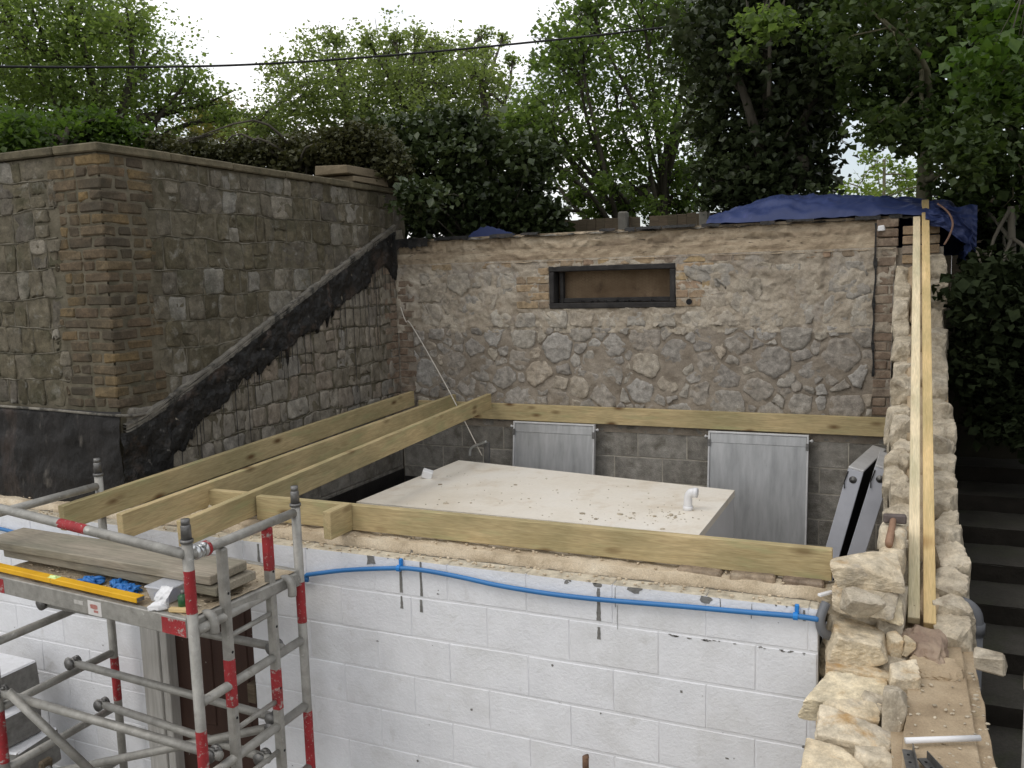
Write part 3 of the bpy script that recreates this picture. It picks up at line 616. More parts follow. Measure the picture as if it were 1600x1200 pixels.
X, Y, Z = Vector((1, 0, 0)), Vector((0, 1, 0)), Vector((0, 0, 1))
GZ = -2.05                                     # yard level
XL, YB = -4.62, 3.743                          # side wall face, back wall face
RK = [(-.2, .80), (.25, .80), (.373, .833), (.574, .905), (.887, 1.035), (1.606, 1.346), (2.482, 1.722), (3.756, 2.249), (4.2, 2.40)]
def rake(y): return float(np.interp(y, [a for a, b in RK], [b for a, b in RK]))

# ------------------------------------------------------------------ ground
def ground():
    m = M(); n = 40
    def hg(x, y):
        t = min(max((math.hypot(x, y) - 20) / 160, 0), 1)
        return GZ - .02 + t * 1.5 * noise.noise(Vector((x * .02, y * .02, 0)))
    g = [-260, -120, -60, -30, -16, -8, -4, 0, 4, 8, 16, 30, 60, 120, 260]
    vs = [(x, y, hg(x, y)) for y in g for x in g]
    k = len(g)
    fs = [(j * k + i, j * k + i + 1, (j + 1) * k + i + 1, (j + 1) * k + i) for j in range(k - 1) for i in range(k - 1)]
    m.add(vs, fs)
    obj('ground', m, MT['yard'], kind='structure')
    # raised garden behind the walls, with the level higher on the left
    m = M()
    def gz(x, y):
        a = 1.25 + .25 * noise.noise(Vector((x * .3, y * .3, 3)))
        t = min(max((-x - 4.6) / 1.2, 0), 1)
        r = min(max((x - .3) / 1.0, 0), 1)
        z = a + t * 1.0 - r * .15
        return z
    def blk(x0, x1, y0, y1, nu, nv):
        vs = [(x0 + (x1 - x0) * i / nu, y0 + (y1 - y0) * j / nv, gz(x0 + (x1 - x0) * i / nu, y0 + (y1 - y0) * j / nv)) for j in range(nv + 1) for i in range(nu + 1)]
        fs = [(j * (nu + 1) + i, j * (nu + 1) + i + 1, (j + 1) * (nu + 1) + i + 1, (j + 1) * (nu + 1) + i) for j in range(nv) for i in range(nu)]
        b = len(vs)
        rim = [i for i in range(nu + 1)] + [j * (nu + 1) + nu for j in range(1, nv + 1)] + [nv * (nu + 1) + i for i in range(nu - 1, -1, -1)] + [j * (nu + 1) for j in range(nv - 1, 0, -1)]
        vs += [(vs[i][0], vs[i][1], GZ - .1) for i in rim]
        for q in range(len(rim)):
            q2 = (q + 1) % len(rim)
            fs.append((rim[q2], rim[q], b + q, b + q2))
        m.add(vs, fs)
    blk(-40, -5.0, .62, 4.05, 30, 8)
    blk(-40, 6, 4.06, 45, 40, 36)
    obj('garden_ground', m, MT['soil'], kind='structure', smooth=True)
    m = M(); bbox(m, (-2.3, 1.9, GZ + .03), (2.34, 1.9, .03), .002)
    obj('pit_floor', m, MT['floor'], kind='structure')
ground()

# ------------------------------------------------------------------ back wall
def back_wall():
    w = thing('back_wall', 'tall rubble stone back wall with a small black framed vent opening under a crumbling ledge', 'wall', (-2.3, YB, GZ))
    m = M()
    W0, W1, H0, H1 = -2.955, -1.765, 1.384, 1.770     # vent opening
    # core in four pieces round the opening
    yb0, yb1 = YB + .03, YB + .33
    for x0, x1, z0, z1 in ((-4.98, W0 - .0, GZ, 1.83), (W1, .34, GZ, 1.83), (W0, W1, GZ, H0), (W0, W1, H1, 1.83)):
        bbox(m, ((x0 + x1) / 2, (yb0 + yb1) / 2, (z0 + z1) / 2), ((x1 - x0) / 2, (yb1 - yb0) / 2, (z1 - z0) / 2), .001)
    obj('core', m, MT['rubble_mortar'], w)
    def face(name, x0, x1, z0, z1, amp, sc, mt, ridge=0.0, yy=YB, hole=True, cell=.016):
        m = M(); nu, nv = int((x1 - x0) / cell), int((z1 - z0) / cell)
        def fn(a, b):
            x, z = x0 + (x1 - x0) * a, z0 + (z1 - z0) * b
            d = fbm((x * sc, 3.3, z * sc), 5) * amp
            if ridge: d += (abs(noise.noise(Vector((x * 7, 9.1, z * 9)))) - .2) * ridge
            return (x, yy + d, z)
        def mask(a, b, c, d):
            x, z = x0 + (x1 - x0) * (a + c) / 2, z0 + (z1 - z0) * (b + d) / 2
            return not (hole and W0 < x < W1 and H0 < z < H1)
        sheet(m, fn, nu, nv, mask=mask)
        obj(name, m, mt, w, smooth=True)
    def edge(x): return 1.17 + .06 * fbm((x * 1.7, 0, 5)) + .05 * math.sin(x * 2.1)
    face('mortar', -4.62, .0, .24, 1.22, .012, 8, MT['rubble_mortar'], ridge=.010, yy=YB - .005, cell=.010)
    face('render', -4.62, .0, 1.16, 1.84, .015, 13, MT['lime'], ridge=.022, yy=YB - .010, cell=.009)
    fr = (Vector((0, YB, 0)), X, Z, -Y)
    # lower rubble, each stone its own piece
    rnd = random.Random(5)
    pts = []; rr = []
    tries = 0
    while tries < 30000:
        tries += 1
        p = (rnd.uniform(-4.42, -.16), rnd.uniform(.38, 1.19)); r = rnd.choice((.045, .06, .08, .10, .12, .14)) if tries > 1500 else rnd.uniform(.11, .165)
        if all(((p[0] - q[0]) / 1.2) ** 2 + (p[1] - q[1]) ** 2 > ((r + s) * .80) ** 2 for q, s in zip(pts, rr)): pts.append(p); rr.append(r)
    for i, poly in enumerate(cells(pts, -4.44, -.15, .30, 1.21, [r * r for r in rr])):
        if len(poly) < 3: continue
        cu = sum(p[0] for p in poly) / len(poly); cv = sum(p[1] for p in poly) / len(poly)
        s = rnd.uniform(.80, 1.0)
        poly = [(cu + (p[0] - cu) * s * rnd.uniform(.86, 1.06), cv + (p[1] - cv) * s * rnd.uniform(.84, 1.06)) for p in poly]
        if len(poly) > 5 and rnd.random() < .75: poly.pop(rnd.randrange(len(poly)))
        poly = refine(poly, .020, .0065, rnd, 1 if rnd.random() < .5 else 0)
        if abs(poly_area(poly)) < .0012: continue
        m = M(); dome(m, poly, fr, rnd.uniform(.006, .021), .015, -.03, i + 1)
        obj('stone', m, MT['rubble'], w, smooth=True)
    # upper stones, nearly flush in the lime render
    pts = []; tries = 0
    while len(pts) < 130 and tries < 20000:
        tries += 1
        p = (rnd.uniform(-4.3, -.2), rnd.uniform(1.24, 1.74))
        if W0 - .42 < p[0] < W1 + .36 and p[1] > 1.33: continue
        if all(((p[0] - q[0]) / 1.25) ** 2 + (p[1] - q[1]) ** 2 > rnd.uniform(.13, .2) ** 2 for q in pts): pts.append(p)
    for i, poly in enumerate(cells(pts, -4.35, -.16, 1.20, 1.755)):
        if len(poly) < 3: continue
        poly = clip(poly, 0, 1, 1.36) if (W0 - .42 < pts[i][0] < W1 + .36) else poly
        if len(poly) < 3: continue
        cu = sum(p[0] for p in poly) / len(poly); cv = sum(p[1] for p in poly) / len(poly)
        if rnd.random() < .12: continue
        s = rnd.uniform(.75, 1.05)
        poly = [(cu + (p[0] - cu) * s * rnd.uniform(.8, 1.05), cv + (p[1] - cv) * s * rnd.uniform(.8, 1.05)) for p in poly]
        poly = [p for p in poly if not (W0 - .01 < p[0] < W1 + .01 and p[1] > H0)]
        if len(poly) < 4: continue
        poly = refine(poly, .020, .009, rnd, 0)
        m = M(); dome(m, poly, fr, rnd.uniform(.006, .020), .016, -.02, 300 + i)
        obj('stone', m, MT['lime_stone'], w, smooth=True)
    # bricks beside the vent, above it, and at both corners
    def brick(x0, x1, z0, z1, mt, p=.018, j=.0025):
        m = M(); bbox(m, ((x0 + x1) / 2, YB + .03 - p / 2, (z0 + z1) / 2), ((x1 - x0) / 2 - .005, .03 + p / 2, (z1 - z0) / 2 - .005), .006, jit=j)
        obj('brick', m, mt, w)
    for k in range(5):
        z0 = 1.384 + k * .077; z1 = z0 + .077
        a, b = (.225, .112) if k % 2 else (.112, .225)
        x = W0
        for wd in ((.225, .112) if k % 2 else (.112, .225))[:1 + (k % 3 != 1)]:
            brick(x - wd, x, z0, z1, MT['wall_brick']); x -= wd
        x = W1
        for wd in ((.112, .225) if k % 2 else (.225, .112))[:1 + (k % 3 != 0)]:
            brick(x, x + wd, z0, z1, MT['wall_brick']); x += wd
    x = -4.42
    while x < -.35:
        wd = rnd.choice((.225, .225, .225, .112))
        if rnd.random() < .86: brick(x, x + wd, 1.768, 1.832, MT['wall_brick'], rnd.uniform(.008, .018))
        x += wd
    z = .48; k = 0
    while z < 1.76:
        if k % 2: brick(-.158, -.045, z, z + .075, MT['red_brick'], .016); brick(-.045, .0, z, z + .075, MT['red_brick'], .012)
        else: brick(-.158, .0, z, z + .075, MT['red_brick'], .016)
        if k % 2: brick(-4.6, -4.40, z, z + .075, MT['red_brick'], .014)
        else: brick(-4.6, -4.5, z, z + .075, MT['red_brick'], .014)
        z += .0755; k += 1
    while z < 2.0:
        brick(-.15, .02, z, z + .075, MT['red_brick'], .004); z += .0755
    # ledge and the set-back band above it
    m = M(); nu, nv = 290, 4
    sheet(m, lambda a, b: (-4.62 + 4.6 * a, YB - .018 + .11 * b + .006 * fbm((a * 60, b, 2)), 1.832 + .006 * fbm((a * 50, b * 3, 7)) + (-.012 if b == 0 else 0)), nu, nv)
    obj('ledge', m, MT['band'], w, smooth=True)
    face('band', -4.62, -.02, 1.83, 1.945, .010, 14, MT['band'], .022, YB + .048, False, .009)
    face('band', -4.62, -.02, 1.94, 2.085, .018, 13, MT['band'], .040, YB + .062, False, .009)
    m = M(); nu, nv = 290, 14
    sheet(m, lambda a, b: (-4.62 + 4.95 * a, YB + .03 + .32 * b, 2.078 + .012 * fbm((a * 40, b * 5, 2)) - (.018 if b < .08 else 0)), nu, nv)
    obj('wall_top', m, MT['flash'], w, smooth=True)
    # ragged bitumen along the top edge
    m = M(); x = -4.60; n0 = 0
    while x < -.05:
        L = rnd.uniform(.06, .4)
        dense = x < -3.9 or -2.9 < x < -1.6
        if rnd.random() < (.9 if dense else .45):
            h = rnd.uniform(.012, .035) if x > -4.2 else rnd.uniform(.09, .12)
            nn = max(3, int(L / .02))
            vs = []
            for i in range(nn + 1):
                xx = x + L * i / nn
                lo = 2.086 - 1.6 * h * (.4 + .6 * abs(noise.noise(Vector((xx * 20, 4, n0)))))
                vs += [(xx, YB - .004 + .012 * noise.noise(Vector((xx * 12, 1, 0))), lo), (xx, YB - .002, 2.092), (xx, YB + .10, 2.103)]
            fs = []
            for i in range(nn):
                fs += [(i * 3, (i + 1) * 3, (i + 1) * 3 + 1, i * 3 + 1), (i * 3 + 1, (i + 1) * 3 + 1, (i + 1) * 3 + 2, i * 3 + 2)]
            m.add(vs, fs); n0 += 1
        x += L + rnd.uniform(.01, .12)
    o = obj('bitumen_edge', m, MT['bitumen'], w, smooth=True); o['kind'] = 'stuff'
    # tar line down the right corner
    m = M(); vs = []; fs = []
    for i in range(70):
        z = 2.03 - i * .0178
        wdt = .007 + .020 * max(0, noise.noise(Vector((0, 5, z * 9)))) * (1.2 if z > 1.2 else .6)
        cx = -.152 + .016 * noise.noise(Vector((1, 3, z * 4)))
        vs += [(cx - wdt, YB - .030, z), (cx + wdt, YB - .030, z)]
        if i: fs.append((2 * i - 2, 2 * i, 2 * i + 1, 2 * i - 1))
    m.add(vs, fs); obj('tar_line', m, MT['bitumen'], w)
    # vent frame with backing board
    vf = thing('vent_frame', None, None, (-2.36, YB, H0)); vf.parent = w
    vf.location = tuple(np.array((-2.36, YB, H0)) - WLOC[w.name])
    t = .048
    for c, h in (((-2.36, YB + .05, H0 + t / 2), (.595, .075, t / 2)), ((-2.36, YB + .05, H1 - t / 2), (.595, .075, t / 2)),
                 ((W0 + t / 2 + .002, YB + .048, (H0 + H1) / 2), (t / 2, .072, (H1 - H0) / 2 - t - .001)), ((W1 - t / 2 - .002, YB + .048, (H0 + H1) / 2), (t / 2, .072, (H1 - H0) / 2 - t - .001))):
        m = M(); bbox(m, c, h, .006, jit=.003); obj('frame_bar', m, MT['darkwood'], vf)
    m = M(); bbox(m, (-2.86, YB + .09, (H0 + H1) / 2), (.018, .03, (H1 - H0) / 2 - t - .003), .004); obj('inner_bar', m, MT['darkwood'], vf)
    m = M(); bbox(m, (-2.36, YB + .09, H0 + t + .022), (.53, .022, .02), .006, jit=.004); obj('inner_bar', m, MT['darkwood'], vf)
    m = M(); bbox(m, (-2.36, YB + .19, (H0 + H1) / 2), (.60, .012, .20), .002); obj('backing_board', m, MT['brownboard'], vf)
    # hexagonal wire mesh
    m = M(); s = .032
    for r in range(10):
        for c in range(34):
            cx = -2.88 + c * s; cz = H0 + .075 + r * s * .86 + (s * .43 if c % 2 else 0)
            if cz > H1 - t - .01: continue
            for a, b in (((cx, cz), (cx + s * .5, cz + s * .43)), ((cx, cz), (cx + s * .5, cz - s * .3)), ((cx, cz), (cx - s * .28, cz + .001))):
                tube(m, [(a[0], YB + .13, a[1]), (b[0], YB + .13, b[1])], .0011, 4, False)
    o = obj('wire_mesh', m, MT['rust'], vf); o['kind'] = 'stuff'
    m = M()
    for q in range(26):
        rock(m, (-2.36 + rnd.gauss(.0, .22), YB + rnd.uniform(.05, .1), H0 + t + .012), (rnd.uniform(.008, .05), .012, rnd.uniform(.006, .018)), q, rnd.uniform(0, 3), 3, .1, 1)
    o = obj('debris', m, MT['darkwood'], vf); o['kind'] = 'stuff'
    m = M(); tube(m, [(-1.645, YB - .028, 1.43), (-1.645, YB + .02, 1.43)], .026, 10); obj('vent_hole', m, MT['blackfoam'], w)
    # concrete blocks below the ledger
    m = M(); bbox(m, (-2.31, YB + .016, -.85), (2.30, .012, 1.17), .001); obj('block_mortar', m, MT['block_joint'], w)
    for k in range(10):
        z1 = .3125 - .0725 if k == 0 else .2412 - .225 * (k - 1)
        if k == 0: z0, z1 = .2412, .325
        else: z0 = z1 - .225
        x = -4.6 - (.225 if k % 2 else 0)
        while x < 0:
            a, b = max(x, -4.61), min(x + .45, 0)
            if b - a > .03:
                m = M(); bbox(m, ((a + b) / 2, YB + .05, (z0 + z1) / 2), ((b - a) / 2 - .0045, .05 + .0, (z1 - z0) / 2 - .0045), .004, jit=.0015)
                obj('block', m, MT['block'], w)
            x += .45
    m = M(); bbox(m, (-4.18, YB - .006, -1.18), (.42, .006, .86), .001); obj('tanking_patch', m, MT['tanking'], w)
    return w
back_wall()

# ------------------------------------------------------------------ old side wall with pillar and coping
def side_wall():
    w = thing('side_wall', 'dark weathered squared stone side wall with brick quoins, coping slabs and a slanting tar line', 'wall', (XL, .226, GZ))
    m = M()
    bbox(m, (XL - .20, 2.10, (.26 + 2.545) / 2), (.188, 1.87, (2.545 - .26) / 2), .001)
    bbox(m, (-6.3, .226 + .20, (.26 + 2.545) / 2), (1.5, .188, (2.545 - .26) / 2), .001)
    obj('core', m, MT['old_mortar'], w)
    m = M(); bbox(m, (XL - .2, 1.99, -.9), (.19, 1.76, 1.155), .001); bbox(m, (-6.3, .426, -.9), (1.49, .18, 1.15), .001)
    obj('footing', m, MT['block_joint'], w)
    rnd = random.Random(21)
    frS = (Vector((XL, 0, 0)), Y, Z, X)
    frP = (Vector((0, .226, 0)), X, Z, -Y)
    ZC = [.26, .40, .55, .72, .90, 1.08, 1.265, 1.44, 1.622, 1.808, 2.016, 2.21, 2.40, 2.54]
    def wob(u, k): return .030 * noise.noise(Vector((u * 2.3, k * 3.7, 1.3))) + .016 * noise.noise(Vector((u * 6, k * 2.1, 8)))
    rib = M(); rib2 = M()
    def ribbon(mm, pts, fr, wd, pr):
        O, U, V, N = fr
        vs = []; fs = []
        for i, (u, v) in enumerate(pts):
            a = pts[max(i - 1, 0)]; b = pts[min(i + 1, len(pts) - 1)]
            t = Vector((b[0] - a[0], b[1] - a[1])).normalized(); n = Vector((-t.y, t.x))
            ww = wd * (.7 + .6 * abs(noise.noise(Vector((u * 11, v * 11, 2)))))
            for s, d in ((-1, -.004), (-.55, pr), (.55, pr), (1, -.004)):
                vs.append(O + U * (u + n.x * ww * s) + V * (v + n.y * ww * s) + N * (d + .002 * noise.noise(Vector((u * 20, v * 20, s)))))
        for i in range(len(pts) - 1):
            for k in range(3):
                fs.append((i * 4 + k, (i + 1) * 4 + k, (i + 1) * 4 + k + 1, i * 4 + k + 1))
        if U.cross(V).dot(N) < 0: fs = [f[::-1] for f in fs]
        mm.add(vs, fs)
    sid = 900
    def course(k, u0, u1, fr, side):
        nonlocal sid
        u = u0
        while u < u1 - .03:
            L = min(rnd.choice((.09, .12, .15, .18, .21, .26)) * rnd.uniform(.85, 1.15), u1 - u)
            if u1 - u - L < .07: L = u1 - u
            a, b = u, u + L
            segs = [(0, 1)]
            if ZC[k + 1] - ZC[k] > .17 and L < .19 and rnd.random() < .22: segs = [(0, .5), (.5, 1)]
            for s0, s1 in segs:
                z0a = ZC[k] + wob(a, k); z1a = ZC[k + 1] + wob(a, k + 1); z0b = ZC[k] + wob(b, k); z1b = ZC[k + 1] + wob(b, k + 1)
                g = rnd.uniform(.003, .009)
                j = lambda: rnd.uniform(-.017, .017)
                lo_a, hi_a = z0a + (z1a - z0a) * s0, z0a + (z1a - z0a) * s1
                lo_b, hi_b = z0b + (z1b - z0b) * s0, z0b + (z1b - z0b) * s1
                poly = [(a + g + j(), lo_a + g), ((a + b) / 2, (lo_a + lo_b) / 2 + g + j() * .6), (b - g + j(), lo_b + g), (b - g + j(), hi_b - g), ((a + b) / 2, (hi_a + hi_b) / 2 - g + j() * .6), (a + g + j(), hi_a - g)]
                cu, cv = (a + b) / 2, (lo_a + hi_b) / 2
                below = side and cv < rake(cu) - .03
                poly = refine(poly, .03, .0045, rnd, 2 if rnd.random() < .7 else 1)
                sid += 1
                m = M(); dome(m, poly, fr, rnd.uniform(.003, .012) if not below else rnd.uniform(.004, .014), .013, -.02, sid, .5)
                obj('stone', m, MT['lower_stone'] if below else MT['old_stone'], w, smooth=True)
            if b < u1 - .02:
                pts = [(b + .003 * noise.noise(Vector((b, t * 3, k))), ZC[k] + wob(b, k) + (ZC[k + 1] - ZC[k]) * t) for t in np.linspace(.02, .98, 7)]
                if rnd.random() < .6: ribbon(rib, pts, fr, .0042, .006)
            u += L
    for k in range(len(ZC) - 1):
        off = .36 if k % 2 else .44
        course(k, .226 + (off if ZC[k] > .85 else .05), 3.93, frS, True)
        if ZC[k] > .85: course(k, -7.0, -4.62 - (off + .03), frP, False)
        if k:
            ys = np.arange(.60, 3.93, .035)
            ribbon(rib, [(y, ZC[k] + wob(y, k)) for y in ys], frS, .0062, .0075)
            if ZC[k] > .9:
                xs = np.arange(-7.0, -5.02, .035)
                ribbon(rib, [(x, ZC[k] + wob(x, k)) for x in xs], frP, .0062, .0075)
    for nm, fn, nu, nv, fl in (('mortar_face', lambda a, b: (XL + .001 + .006 * fbm((a * 40, b * 24, 2)), .23 + 3.74 * a, .27 + 2.27 * b), 260, 150, False), ('mortar_face', lambda a, b: (-7.0 + 2.37 * a, .226 - .001 - .006 * fbm((a * 26, b * 24, 6)), .86 + 1.68 * b), 160, 110, False)):
        m = M(); sheet(m, fn, nu, nv, flip=fl); obj(nm, m, MT['old_mortar'], w, smooth=True)
    o = obj('pointing', rib, MT['old_ribbon'], w, smooth=True); o['kind'] = 'stuff'
    # brick quoins
    z = .90; k = 0
    def qb(c, h):
        m = M(); bbox(m, c, h, .010, jit=.0055); obj('brick', m, MT['old_brick'], w)
    while z < 2.50:
        zc = z + .0365; hz_ = .0325
        if k % 2:
            qb((XL - .095, .226 + .040, zc), (.104, .0515, hz_))       # stretcher on the pillar face
            yy = .226 + .11
            xx = XL - .21
        else:
            qb((XL - .042, .226 + .095, zc), (.051, .1065, hz_))
            yy = .226 + .22
            xx = XL - .105
        lim = .226 + (.36 if (k // 3) % 2 else .44)
        while yy < lim - .04:
            L = min(rnd.choice((.215, .1025)), lim - yy)
            qb((XL - .042, yy + L / 2, zc), (.05, L / 2 - .0045, hz_)); yy += L
        lim = XL - (.39 if (k // 3) % 2 else .47)
        while xx > lim + .04:
            L = min(rnd.choice((.215, .1025)), xx - lim)
            qb((xx - L / 2, .226 + .042, zc), (L / 2 - .0045, .05, hz_)); xx -= L
        z += .0745; k += 1
    # bricks at the far corner below the rake
    z = .33; k = 0
    while z < 1.98:
        L = .215 if k % 2 else .11
        m = M(); bbox(m, (XL - .03, YB - .02 - L / 2, z + .0365), (.045, L / 2, .032), .005, jit=.002)
        obj('brick', m, MT['red_brick'], w); z += .0745; k += 1
    # coping slabs
    def cop(c, h, mt='coping'):
        m = M(); bbox(m, c, h, .008, jit=.003); obj('coping_slab', m, MT[mt], w)
    y = .19
    while y < 3.97:
        L = min(.62, 3.99 - y)
        cop((XL - .165, y + L / 2, 2.572), (.20, L / 2 - .002, .027)); y += L
    x = -4.99
    while x > -7.4:
        cop((x - .31, .226 + .165, 2.573), (.308, .20, .027)); x -= .62
    # cement fillet along the rake
    m = M(); ys = np.linspace(.24, 3.74, 130)
    for j in range(3):
        vs = []; fs = []
        for i, yv in enumerate(ys):
            zt = rake(yv) - .012 - j * .022 + .006 * noise.noise(Vector((yv * 6, j * 5, 1)))
            ww = .008 + .005 * noise.noise(Vector((yv * 9, j, 4)))
            d = .040 - j * .004
            vs += [(XL + .0, yv, zt + ww + .006), (XL + d, yv, zt + ww), (XL + d, yv, zt - ww), (XL + .01, yv, zt - ww - .01)]
            if i:
                for q in range(3): fs.append(((i - 1) * 4 + q, (i - 1) * 4 + q + 1, i * 4 + q + 1, i * 4 + q))
        m.add(vs, fs)
    obj('cement_fillet', m, MT['flash'], w)
    # bitumen band under the rake with a ragged lower edge and runs
    m = M(); nu, nv = 240, 22
    def low(y):
        base = float(np.interp(y, [.2, .45, .60, .75, .9, 1.2, 1.54, 1.95, 2.6, 3.05, 3.5, 3.72], [.26, .26, .36, .40, .30, .29, .27, .30, .32, .31, .24, .50]))
        d = base + .09 * noise.noise(Vector((y * 4, 2, 2))) + .035 * noise.noise(Vector((y * 14, 5, 2))) + .02 * noise.noise(Vector((y * 37, 5, 8)))
        s = noise.noise(Vector((y * 31, 7.7, 2)))
        if s > .42: d += (s - .42) * .5
        return max(.05, d)
    def tar(a, b):
        y = .195 + (3.735 - .195) * a
        zt = rake(y) - .055
        z = zt - low(y) * b if y > .62 else max(zt - (zt - .27) * b, .265)
        d = .034 + .026 * fbm((y * 8, z * 8, 2)) + .012 * abs(noise.noise(Vector((y * 21, z * 17, 3)))) - (.03 if b > .97 else 0) - .012 * max(0, b - .6)
        return (XL + d, y, z)
    sheet(m, tar, nu, nv, flip=False)
    obj('bitumen_band', m, MT['bitumen'], w, smooth=True)
    # thin tar runs
    m = M()
    for q in range(48):
        y = rnd.uniform(.7, 3.7); z1 = rake(y) - .05 - low(y) * .8
        L = rnd.choice((.08, .12, .18, .3, .55)) * rnd.uniform(.7, 1.2)
        if q in (0, 1): y, L = ((2.93, .95), (3.33, .75))[q]; z1 = rake(y) - .3
        vs = []; fs = []; n = 14
        for i in range(n + 1):
            z = max(z1 - L * i / n, .28)
            ww = (.0035 + .0028 * abs(noise.noise(Vector((y * 9, z * 15, q))))) * (1.15 - .5 * i / n)
            yy = y + .005 * noise.noise(Vector((q * 3, z * 6, 1)))
            vs += [(XL + .027, yy - ww, z), (XL + .0305, yy, z), (XL + .027, yy + ww, z)]
            if i:
                for s in (0, 1): fs.append(((i - 1) * 3 + s, (i - 1) * 3 + s + 1, i * 3 + s + 1, i * 3 + s))
        m.add(vs, fs)
    o = obj('tar_runs', m, MT['bitumen'], w); o['kind'] = 'stuff'
    # tarred skirting across the pillar face
    m = M()
    def skirt(a, b):
        x = -7.0 + (XL + .03 + 7.0) * a
        zt = .885 + .012 * noise.noise(Vector((x * 2, 1, 1))) + (.02 * max(0, (-5.3 - x)) if x < -5.3 else 0)
        z = zt - (zt - .20) * b
        d = .032 + .018 * fbm((x * 6, 5, z * 6)) + .01 * abs(noise.noise(Vector((x * 15, 2, z * 11)))) + (-.02 if b == 0 else 0)
        return (x, .226 - d, z)
    sheet(m, skirt, 120, 30, flip=True)
    obj('bitumen_skirting', m, MT['skirt'], w, smooth=True)
    m = M(); tube(m, [(-7.0, .195, .90), (-6.0, .19, .895), (-5.2, .188, .882), (-4.75, .186, .868), (-4.592, .19, .866)], .010, 6); tube(m, [(-4.592, .188, .866), (-4.585, .3, .846), (-4.582, .40, .842)], .010, 6)
    obj('cement_bead', m, MT['flash'], w, smooth=True)
    # blocks below the stone on the pit side
    for k in range(10):
        z1 = .255 - .225 * k if k else .255
        z1 = .2412 - .225 * (k - 0) + .0; z0 = z1 - .225
        y = .30 - (.225 if k % 2 else 0)
        while y < YB:
            a, b = max(y, .26), min(y + .45, YB - .002)
            if b - a > .03:
                m = M(); bbox(m, (XL - .045, (a + b) / 2, (z0 + z1) / 2), (.05, (b - a) / 2 - .0045, .108), .004, jit=.0015); obj('block', m, MT['block'], w)
            y += .45
    m = M(); bbox(m, (XL + .013, 2.0, -1.14), (.006, 1.72, .90), .001); obj('tanking', m, MT['tanking'], w)
    return w
side_wall()

